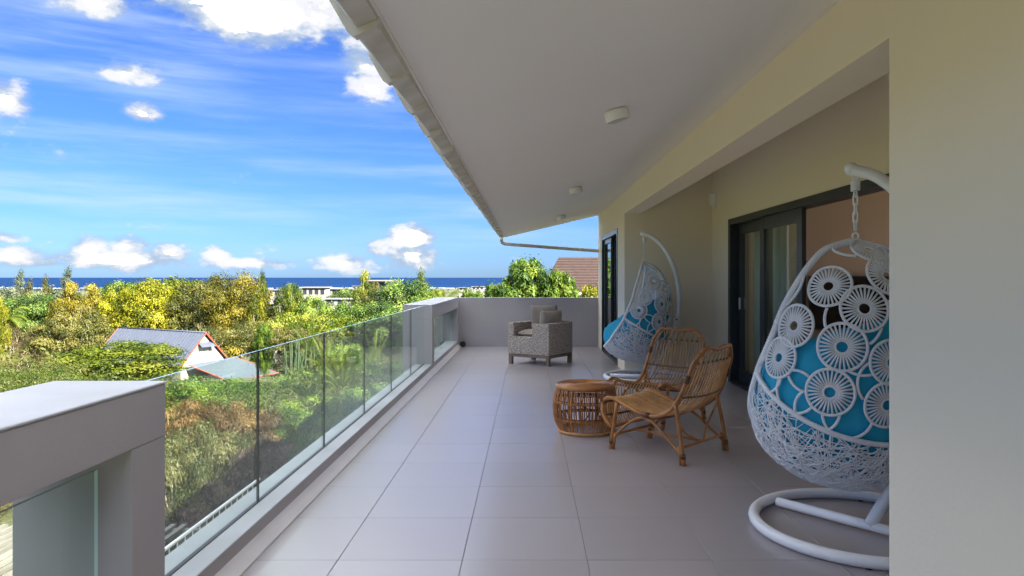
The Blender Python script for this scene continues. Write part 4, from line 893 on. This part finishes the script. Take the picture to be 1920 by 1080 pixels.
# ------------------------------------------------------------------ placing plants
def zpix(py, Y): return H - (py - 520) * Y / 1333
def plant(name, cat, key, px, top, wpx, Y, label, lm=None, seed=0, group=None, zbase=None):
    cm_, tm_, w0, h0 = SP[key]; x = (px - 991) * Y / 1333; zb = float(ground_z(x, Y)) if zbase is None else zbase; zt = zpix(top, Y)
    sh = (zt - zb) / h0; sw = wpx * Y / 1333 / w0
    t = thing(name, label, cat, (x, Y, zb), 0, group); rz = random.Random(seed * 13 + int(px)).uniform(0, 6.28)
    for nm, me in (('trunk', tm_), ('crown', cm_)):
        o = obj(nm if nm == 'trunk' else 'crown', me, None, t); o.rotation_euler = (0, 0, rz); o.scale = (sw, sw, sh)
        if nm == 'crown' and lm: o.material_slots[0].link = 'OBJECT'; o.material_slots[0].material = LM[lm]
    return t
G1 = 'trees on the slope towards the sea'
T_ = [
 ('casuarina_tree', 'tree', 'needle', 38, 514, 52, 170, 'dark feathery conical tree at the far left against the sea', None),
 ('casuarina_tree', 'tree', 'needle', 128, 511, 62, 165, 'dark blue-green feathery tree rising over the golden trees against the sea', None),
 ('casuarina_tree', 'tree', 'needle', 84, 527, 50, 150, 'pale grey-green feathery tree between the two dark conical trees', 'olive'),
 ('casuarina_tree', 'tree', 'needle', 55, 535, 60, 135, 'pale wispy tree with bare stems at the left above dry scrub', 'straw'),
 ('broadleaf_tree', 'tree', 'dense', 15, 560, 110, 140, 'dark green tree low at the left edge behind the palm', None),
 ('broadleaf_tree', 'tree', 'dense', 66, 552, 120, 128, 'dark green tree between the casuarinas and the dry bushes at the left', None),
 ('broadleaf_tree', 'tree', 'dense_b', 100, 540, 90, 185, 'dull green treetop behind the casuarinas at the left', 'pine'),
 ('broadleaf_tree', 'tree', 'dense', 20, 538, 90, 190, 'dark treetop under the leftmost casuarina', 'pine'),
 ('palm_tree', 'palm', 'palm', 12, 560, 70, 105, 'fan of palm fronds at the left edge under the casuarinas', None),
 ('golden_tree', 'tree', 'broad_b', -18, 545, 60, 75, 'yellow tree cut off by the left edge', 'yellow'),
 ('olive_tree', 'tree', 'loose', 130, 533, 95, 105, 'olive-gold loose-crowned tree left of the bright yellow trees', 'gold'),
 ('olive_tree', 'tree', 'loose', 175, 536, 90, 112, 'gold-tipped loose tree directly above the left end of the metal roof', 'gold'),
 ('olive_tree', 'tree', 'loose', 115, 590, 120, 80, 'olive grey-green tree standing left of the metal-roofed house', 'olive'),
 ('olive_tree', 'tree', 'loose', 165, 575, 90, 90, 'olive tree close behind the left end of the metal roof', 'olive'),
 ('broadleaf_tree', 'tree', 'dense', 225, 527, 90, 230, 'dark green tree top showing against the sea above the yellow trees', None),
 ('golden_tree', 'tree', 'broad', 228, 539, 85, 105, 'bright yellow tree behind the roof ridge, the left one', 'yellow'),
 ('golden_tree', 'tree', 'broad', 283, 526, 120, 100, 'brightest yellow rounded tree behind the middle of the roof ridge', 'yellow'),
 ('golden_tree', 'tree', 'broad', 335, 530, 90, 110, 'yellow tree behind the right end of the roof ridge', 'yellow'),
 ('broadleaf_tree', 'tree', 'dense_b', 330, 522, 170, 200, 'flat green treetop line behind the brightest yellow trees', 'acacia'),
 ('olive_tree', 'tree', 'broad_b', 375, 532, 110, 100, 'olive-gold tree right of the bright yellow ones, above the gable', 'olive'),
 ('golden_tree', 'tree', 'broad_b', 450, 516, 125, 98, 'tall amber-gold tree with the highest crown on the slope', 'gold'),
 ('golden_tree', 'tree', 'loose_b', 408, 520, 80, 106, 'amber tree pressed against the left of the tallest golden crown', 'gold'),
 ('golden_tree', 'tree', 'loose_b', 492, 513, 34, 98, 'thin golden treetop sticking up against the sea at the right of the golden crowns', 'acacia'),
 ('golden_tree', 'tree', 'loose_b', 480, 560, 60, 88, 'yellow drooping tree at the right foot of the tallest golden crown', 'yellow'),
 ('dry_bush', 'bush', 'bare', 25, 600, 110, 85, 'brown leafless bush at the left edge, the upper one', None),
 ('dry_bush', 'bush', 'bare', 70, 605, 90, 80, 'grey-brown bare bush with pale stems left of the olive trees', None),
 ('dry_bush', 'bush', 'bare', 45, 650, 120, 62, 'rounded brown dry bush in the lower left above the parapet', None),
 ('dry_bush', 'bush', 'bare', 385, 598, 90, 88, 'grey-brown thin bush directly right of the roof ridge', 'straw'),
 ('acacia_tree', 'tree', 'broad', 226, 641, 225, 46, 'bright yellow-green spreading tree in front of the metal-roofed house', 'acacia'),
 ('shrub', 'bush', 'umbrella_b', 45, 700, 190, 40, 'low green-yellow shrub behind the near parapet', 'mid'),
 ('acacia_tree', 'tree', 'umbrella_b', 492, 604, 150, 84, 'olive-green feathery acacia just right of the gable', 'olive'),
 ('acacia_tree', 'tree', 'umbrella', 590, 590, 190, 58, 'golden-green domed acacia in the middle above the glass rail', None),
 ('acacia_tree', 'tree', 'umbrella_b', 545, 618, 150, 52, 'low olive-green acacia left of the domed one', 'olive'),
 ('shrub', 'bush', 'dense_b', 495, 606, 36, 50, 'small bright green upright bush in the middle of the slope', 'lime'),
 ('banana_plant', 'plant', 'banana', 582, 612, 70, 40, 'large-leaved banana plant rising over the glass rail', None),
 ('olive_tree', 'tree', 'loose_b', 532, 540, 68, 95, 'yellow-green pointed tree in front of the white villa', 'acacia'),
 ('golden_tree', 'tree', 'loose_b', 556, 552, 44, 92, 'golden pointed tree touching the green rounded tree', 'yellow'),
 ('broadleaf_tree', 'tree', 'dense', 588, 554, 76, 88, 'rounded grey-green tree in the middle below the white villa', 'mid'),
 ('broadleaf_tree', 'tree', 'dense', 547, 531, 44, 210, 'dark tree against the sea left of the white villa', None),
 ('broadleaf_tree', 'tree', 'dense', 650, 541, 90, 190, 'dark green tree group right of the white villa', None),
 ('broadleaf_tree', 'tree', 'dense_b', 645, 566, 100, 75, 'green bushy tree below the pale flat roof', 'mid'),
 ('broadleaf_tree', 'tree', 'dense_b', 655, 586, 70, 60, 'lime-green bush just above the glass rail', 'lime'),
 ('olive_tree', 'tree', 'loose', 683, 511, 62, 84, 'tall narrow olive-green tree rising above the sea in the middle', 'acacia'),
 ('olive_tree', 'tree', 'loose', 700, 533, 50, 78, 'grey-olive tree in front of the grey building', 'olive'),
 ('mango_tree', 'tree', 'dense', 757, 524, 150, 46, 'large dense dark green mango tree above the far parapet', None),
 ('mango_tree', 'tree', 'dense', 708, 566, 110, 40, 'lower dark green dense tree where the glass rail meets the view', None),
 ('casuarina_tree', 'tree', 'needle', 788, 517, 70, 90, 'wispy yellow-green treetop behind the mango tree', 'acacia'),
 ('palm_tree', 'palm', 'palm', 828, 527, 90, 38, 'yellow-green palm fronds just above the far parapet', None),
 ('lime_tree', 'tree', 'lime', 985, 484, 92, 27, 'tall leafy lime-green tree beyond the end wall', 'mid'),
 ('lime_tree', 'tree', 'lime', 1045, 507, 84, 25, 'bright leafy tree in front of the brown tiled roof', None),
 ('lime_tree', 'tree', 'lime', 935, 531, 70, 26, 'low bright green bush left of the tall leafy tree', None),
 ('hedge_bush', 'bush', 'lime', 885, 543, 60, 24, 'lowest bright bush showing over the left end of the end wall', None),
 ('hedge_bush', 'bush', 'lime', 1108, 536, 62, 23, 'yellow bush below the brown tiled roof at the house corner', 'yellow'),
 # close to the terrace, seen through the glass
 ('shrub', 'bush', 'shrub', 352, 702, 130, 22, 'feathery green shrub at the top of the first glass pane', None),
 ('shrub', 'bush', 'shrub', 452, 706, 120, 23, 'feathery green shrub beside the pane joint below the grey roof', None),
 ('dry_shrub', 'bush', 'dry', 350, 742, 150, 16, 'tall straw-coloured dry shrub right behind the near parapet', 'rust'),
 ('dry_shrub', 'bush', 'dry', 452, 748, 140, 16, 'dry shrub with rusty hanging leaves behind the first glass pane', 'rust'),
 ('dry_shrub', 'bush', 'dry', 392, 782, 170, 13, 'large olive and straw dry shrub filling the first glass pane', None),
 ('dry_shrub', 'bush', 'dry', 322, 815, 150, 11.2, 'lowest dry shrub beside the near parapet post', None),
 ('dry_shrub', 'bush', 'dry', 535, 742, 150, 18, 'yellowish dry shrub in the middle of the second glass pane', None),
 ('plum_shrub', 'bush', 'dry_b', 508, 800, 130, 12.5, 'plum-brown dry shrub at the joint of the first two panes', None),
 ('shrub', 'bush', 'shrub', 408, 716, 110, 20, 'deep green feathery shrub between the two lighter ones in the first pane', 'mid'),
 ('shrub', 'bush', 'shrub_b', 585, 735, 120, 17, 'olive green shrub behind the middle of the second pane', None),
 ('shrub', 'bush', 'shrub_b', 600, 800, 120, 12.4, 'dark green bush low behind the second pane', 'fern'),
 ('plum_shrub', 'bush', 'dry_b', 440, 860, 170, 10.2, 'dark brown shrub low behind the first glass pane', None),
 ('shrub', 'bush', 'shrub_b', 640, 742, 150, 14, 'leafy bright green bush behind the second and third panes', 'fern'),
 ('shrub', 'bush', 'shrub_b', 712, 712, 150, 18, 'leafy green bush behind the fourth pane', 'fern'),
 ('shrub', 'bush', 'shrub_b', 775, 690, 130, 22, 'leafy bush behind the last panes before the far frame', 'fern'),
 ('shrub', 'bush', 'shrub_b', 650, 640, 130, 30, 'grey-green shrub on the slope behind the third pane', None),
 ('shrub', 'bush', 'shrub_b', 575, 690, 130, 24, 'dark green shrub under the cacti', 'dark'),
 ('shrub', 'bush', 'shrub', 720, 668, 120, 24, 'light green ground shrub behind the fifth pane', None),
 ('cycad', 'plant', 'cycad', 612, 646, 70, 27, 'spiky pale rosette of long leaves by the second pane joint', None),
 ('cycad', 'plant', 'cycad', 640, 668, 80, 23, 'dark spiky palm rosette behind the third pane', None),
 ('cycad', 'plant', 'cycad', 700, 640, 60, 28, 'small spiky rosette in the clearing behind the fourth pane', None),
]
for i, (nm, cat, key, px, top, w, Y, lb, lm) in enumerate(T_): plant(nm, cat, key, px, top, w, Y, lb, lm, i)
ct = thing('cactus', 'clump of upright columnar cacti behind the second glass pane', 'cactus', (0, 0, 0)); x = (558 - 991) * 29 / 1333; zb = float(ground_z(x, 29)); ct.location = (x, 29, zb)
o = obj('stems', column_cactus(), None, ct); s = (zpix(634, 29) - zb) / 4.2; o.scale = (s * .75, s * .75, s)
# ------------------------------------------------------------------ masses nobody could count
def mass(name, label, n, Y0, Y1, hmin, hmax, nleaf, ls, mats, seed, keepout, spread=1.15, asp=.45):
    r = np.random.default_rng(seed); Pa, Na, Sa, Ta = [], [], [], []; k = 0
    base = [crown_points('shrub', 1, 1, 0, 16, nleaf, seed + j)[:3] for j in range(4)]
    while k < n:
        Y = math.exp(r.uniform(math.log(Y0), math.log(Y1))); x = r.uniform(-0.86, 0.22) * Y * spread
        if keepout(x, Y): continue
        k += 1; P, Nn, T = base[r.integers(4)]; hgt = r.uniform(hmin, hmax); w = hgt * r.uniform(1.1, 1.8); a = r.uniform(0, 6.28); c, s = cos(a), sin(a); Rm = np.array([[c, -s, 0], [s, c, 0], [0, 0, 1]])
        Pa.append((P * (w, w, hgt)) @ Rm.T + (x, Y, float(ground_z(x, Y)) - .1)); Na.append(Nn @ Rm.T); Sa.append(ls * hgt * r.uniform(.6, 1.3, len(P))); Ta.append(T * .5 + r.uniform(0, .55))
    me = leaf_mesh(name, np.vstack(Pa), np.vstack(Na), np.concatenate(Sa), asp, np.concatenate(Ta), mats, None, seed)
    tag(obj(name, me), label, None, None, 'stuff')
near_house = lambda x, Y: (abs(x + 0.47 * Y) < .18 * Y and 22 < Y < 74) or (x > -2.6 and Y < 15) or (x > 0.5 and Y < 45) or (-50 < x < -24 and 62 < Y < 84)
scrubm = leafmat('scrub_leaves', [(.018, .036, .007), (.042, .060, .011), (.075, .088, .02), (.12, .12, .035)])
mass('undergrowth', 'green and yellow undergrowth covering the slope below the terrace', 300, 17, 62, 0.8, 2.0, 1300, .045, scrubm, 61, near_house)
mass('weeds', 'low weeds and dry grass at the foot of the terrace', 110, 6.5, 19, 0.35, 0.85, 1200, .075, leafmat('weed_leaves', [(.03, .03, .012), (.07, .062, .022), (.12, .105, .045), (.16, .15, .07)]), 64, near_house, 1.0, .22)
mass('scrub', 'scrub and low trees between the taller trees', 420, 50, 260, 2.0, 4.6, 420, .10, scrubm, 62, near_house)
woodm = leafmat('far_wood_leaves', [(.022, .045, .016), (.045, .075, .022), (.085, .11, .03), (.15, .15, .045)], .2)
mass('distant_wood', 'dark green wood stretching to the coast', 1700, 200, 2300, 5.0, 9.0, 100, .24, woodm, 63, lambda x, Y: False, 1.25, .6)
# ------------------------------------------------------------------ metal-roofed house on the slope
def gable_house():
    k = 1.75; P1 = np.array([-655 * 40 / 1333 * k, 40 * k]); P2 = np.array([-557 * 43 / 1333 * k, 43 * k]); mid = (P1 + P2) / 2
    ax = unit(np.array([P2[0] - P1[0], P2[1] - P1[1]])); bk_ = np.array([-ax[1], ax[0]])       # along gable, along ridge (away to the left)
    Wd = np.linalg.norm(P2 - P1) ; ze = H - 172 * 40 * k / 1333; za = H - 104 * 41.5 * k / 1333; Ln = 15.2; gz = float(ground_z(mid[0], mid[1])) - 1.0
    t = thing('gabled_house', 'white gabled house with grey corrugated roof and red-orange bargeboards', 'house', (mid[0], mid[1], gz), math.atan2(ax[1], ax[0]))
    ze -= gz; za -= gz; h = Wd / 2                                    # local: x along the gable, y along the ridge
    wallm = material('white_render', (.42, .385, .32), (.38, .35, .29), .8, 1); red = material('orange_red_paint', (.36, .06, .03), (.3, .045, .025), .5, 3)
    iron = material('grey_corrugated_iron', (.075, .09, .13), (.064, .078, .112), .55, 1.2, metal=.1); teal = material('blue_grey_iron', (.07, .09, .115), (.06, .08, .10), .55, 1, metal=.1)
    ins = h - .42; zi = ze + (za - ze) * (.42 / h) - .12
    MB().prism([(-ins, -.5), (ins, -.5), (ins, zi), (0, za - .15), (-ins, zi)], 1, .35, Ln - .35).build('wall', wallm, t)
    for s in (-1, 1):
        n = 150; v = []
        for i in range(n + 1):
            y = Ln * i / n; c = .035 * cos(2 * pi * i / 5)
            for q in (0, 1): v.append((s * h * q, y, za + (ze - za) * q + c))
        MB().add(v, [(2 * i, 2 * i + 1, 2 * i + 3, 2 * i + 2) for i in range(n)]).build('roof', iron, t, True)
        for y in (-.03, Ln - .01): MB().add([(0, y, za + .06), (s * h, y, ze + .06), (s * h, y, ze - .10), (0, y, za - .10), (0, y + .05, za + .06), (s * h, y + .05, ze + .06), (s * h, y + .05, ze - .10), (0, y + .05, za - .10)],
            [(0, 1, 2, 3), (7, 6, 5, 4), (0, 4, 5, 1), (1, 5, 6, 2), (2, 6, 7, 3), (3, 7, 4, 0)]).build('bargeboard', red, t)
        for q in (.25, .5, .75): MB().box(s * h * q - .05, s * h * q + .05, .03, .34, za + (ze - za) * q - .16, za + (ze - za) * q - .06).build('purlin', MAT['rubber'], t)
    MB().tube([(0, -.02, za + .04), (0, Ln + .02, za + .04)], .07, 8).build('ridge_cap', iron, t, True)
    w = MB(); w.box(-.62, .55, .30, .36, za - 2.35, za - 1.35); win = w.build('window', material('window_shade', (.34, .31, .27), None, .4), t)
    for x0, x1 in ((-.58, -.06), (-.02, .51)): MB().box(x0, x1, .285, .305, za - 2.31, za - 1.40).build('pane', material('window_blind', (.62, .58, .50), None, .3), win)
    a = MB(); n = 24; v = []
    for i in range(n + 1):
        x = -.75 + 1.6 * i / n; c = .02 * cos(2 * pi * i / 3)
        v += [(x, .34, za - .95 + c), (x, -.38, za - 1.42 + c)]
    a.add(v, [(2 * i, 2 * i + 1, 2 * i + 3, 2 * i + 2) for i in range(n)]); a.build('awning', iron, t, True)
    # lean-to roofs in front of the gable
    v = [(-h * .72, -.1, ze + .35), (h * 1.15, -.1, ze + .55), (h * 1.75, -4.6, ze - 1.05), (-h * .25, -4.6, ze - 1.15)]; v2 = [(x, y, z - .07) for x, y, z in v]
    MB().add(v + v2, [(0, 1, 2, 3), (7, 6, 5, 4), (0, 4, 5, 1), (1, 5, 6, 2), (2, 6, 7, 3), (3, 7, 4, 0)]).build('lean_to_roof', teal, t)
    for p, q in ((v[0], v[3]), (v[1], v[2]), (v[3], v[2])): MB().tube([np.array(p) + (0, 0, -.02), np.array(q) + (0, 0, -.02)], .05, 6).build('lean_to_trim', red, t)
    MB().box(-h * .55, h * 1.0, -3.6, .3, -.5, ze - 1.05).build('porch_wall', wallm, t)
gable_house()

# ------------------------------------------------------------------ brown tiled house beyond the end wall
def tiled_house():
    Y = 31.0; X0 = (1036 - 991) * Y / 1333; zr = zpix(482, Y); ze = zpix(540, Y) - .15; gz = float(ground_z(2, Y)) - .5
    t = thing('tiled_house', 'house with brown tiled roof behind the leafy trees', 'house', (X0, Y, gz)); zr -= gz; ze -= gz
    tm = material('brown_roof_tile', (.040, .020, .016), (.024, .012, .010), .7, 5, contrast=(.3, .65)); rows = 13; L_ = 9.0; run = 3.0; xl = -.75
    for i in range(rows):
        f0, f1 = i / rows, (i + 1) / rows; x0 = .28 + xl * f0; x1 = .28 + xl * f1; z0 = zr + (ze - zr) * f0; z1 = zr + (ze - zr) * f1; y0 = -run * f0; y1 = -run * f1 - .05
        v = [(x0, y0, z0), (L_, y0, z0), (L_, y1, z1 + .05), (x1, y1, z1 + .05), (x0, y0, z0 - .07), (L_, y0, z0 - .07), (L_, y1, z1 - .02), (x1, y1, z1 - .02)]
        MB().add(v, [(0, 1, 2, 3), (7, 6, 5, 4), (0, 4, 5, 1), (1, 5, 6, 2), (2, 6, 7, 3), (3, 7, 4, 0)]).build('tile_course', tm, t)
    v = [(.28, 0, zr), (L_, 0, zr), (L_, run, ze), (-.47, run, ze)]; MB().add(v, [(0, 1, 2, 3)]).build('rear_roof', tm, t)
    MB().add([(.28, 0, zr - .01), (-.47, -run, ze), (-.47, run, ze)], [(0, 1, 2)]).build('hip', tm, t)
    MB().box(.1, L_, -run + .5, run - .5, 0, ze - .03).build('wall', material('ochre_render', (.42, .36, .25), (.36, .31, .21), .8, 1), t)
    MB().tube([(-.47, -run - .06, ze - .06), (L_, -run - .06, ze - .06)], .07, 8).build('gutter', MAT['ceiling'], t, True)
tiled_house()

# ------------------------------------------------------------------ pergola roof below the terrace
pg = thing('pergola', 'weathered white slatted pergola roof below the near parapet', 'pergola', (-3.3, 3.0, -1.2))
pw = material('weathered_white_wood', (.20, .19, .17), (.11, .10, .085), .8, 6, stretch=(1, .2, 1))
for k in range(34): MB().box(-.20 - .115 * k - .05, -.20 - .115 * k, -1.0, 4.30, 0, .03).build('slat', pw, pg)
for y in (-.6, 1.2, 2.9, 4.2): MB().box(-4.2, .02, y, y + .07, -.12, -.001).build('beam', pw, pg)
for x in (0.0, -4.2): MB().box(x, x + .06, -1.0, 5.4, -.10, .0).build('edge_beam', pw, pg)
for x in (.01, -4.2):
    for y in (-.55, 4.2): MB().box(x, x + .08, y, y + .08, -4.3, -.101).build('post', pw, pg)
rl = thing('railing', 'thin white handrail along the edge beside the pergola', 'railing', (-3.26, 6.0, -1.2))
MB().tube([(0, -2.0, .12), (0, 2.6, .12)], .018, 8).build('handrail', MAT['metal_white'], rl, True)
for k in range(31): MB().tube([(0, -1.95 + .15 * k, -.14), (0, -1.95 + .15 * k, .11)], .006, 5).build('baluster', MAT['metal_white'], rl)
MB().box(-.02, .02, -2.0, 2.6, -3.9, -.14).build('base', pw, rl)

# ------------------------------------------------------------------ villas and roofs towards the coast
cw = material('villa_white', (.27, .26, .25), None, .7); cg = material('villa_grey', (.22, .21, .20), None, .7); dk = material('villa_glass', (.03, .035, .045), None, .2); fr_m = material('flat_roof_grey', (.2, .195, .19), None, .8)
def villa(label, px, ptop, pbot, wpx, Y, mat=cw, wins=4, roof_over=.4, storeys=1, group='buildings between the slope and the coast'):
    s = Y / 1333; x = (px - 991) * s; w = wpx * s; zt = zpix(ptop, Y); zb = zpix(pbot, Y); gz = min(float(ground_z(x, Y)), zb) - 1
    t = thing('villa', label, 'building', (x, Y, zb), 0, group); hgt = zt - zb; d = min(w * .7, 14)
    MB().box(-w / 2, w / 2, 0, d, gz - zb, hgt * .9).build('wall', mat, t)
    MB().box(-w / 2 - roof_over, w / 2 + roof_over, -roof_over, d + roof_over, hgt * .9 + .01, hgt).build('roof', fr_m, t)
    for f in range(storeys):
        for k in range(wins):
            a = -w / 2 + w * (k + .18) / wins; b = -w / 2 + w * (k + .82) / wins; z0 = hgt * .9 * (f + .25) / storeys; z1 = hgt * .9 * (f + .85) / storeys
            o_ = MB().box(a, b, -.06, .02, z0, z1).build('window', dk, t); MB().box(a - .1, b + .1, -.12, .01, z0 - .14, z0 - .02).build('sill', mat, o_)
    return t
villa('white modern villa with dark windows in the middle distance', 588, 538, 556, 44, 300, cw, 4, .8, 1)
villa('long low white villa right of the modern one', 632, 541, 553, 42, 330, cw, 4, .8, 1)
villa('grey flat-roofed building rising above the olive trees', 708, 525, 548, 34, 200, cg, 2, 1.2, 1)
villa('pale house half hidden right of the golden trees', 513, 543, 556, 30, 260, cw, 2, .5, 1)
villa('pale flat roof with parapet in the middle', 640, 560, 574, 62, 150, cw, 3, .4, 1)
villa('small pale roof at the foot of the golden tree', 505, 569, 580, 20, 130, cw, 1, .4, 1)
villa('white villa above the far parapet, the left one', 896, 537, 544, 22, 620, cw, 3, .8, 1)
villa('white two-storey villa above the end wall', 928, 534, 540, 18, 900, cw, 3, .8, 1)
villa('small grey villa above the far parapet', 868, 539, 545, 14, 560, cg, 2, .8, 1)
villa('tiny white house near the shore, left of the olive tree', 668, 536, 543, 14, 700, cw, 2, .6, 1)
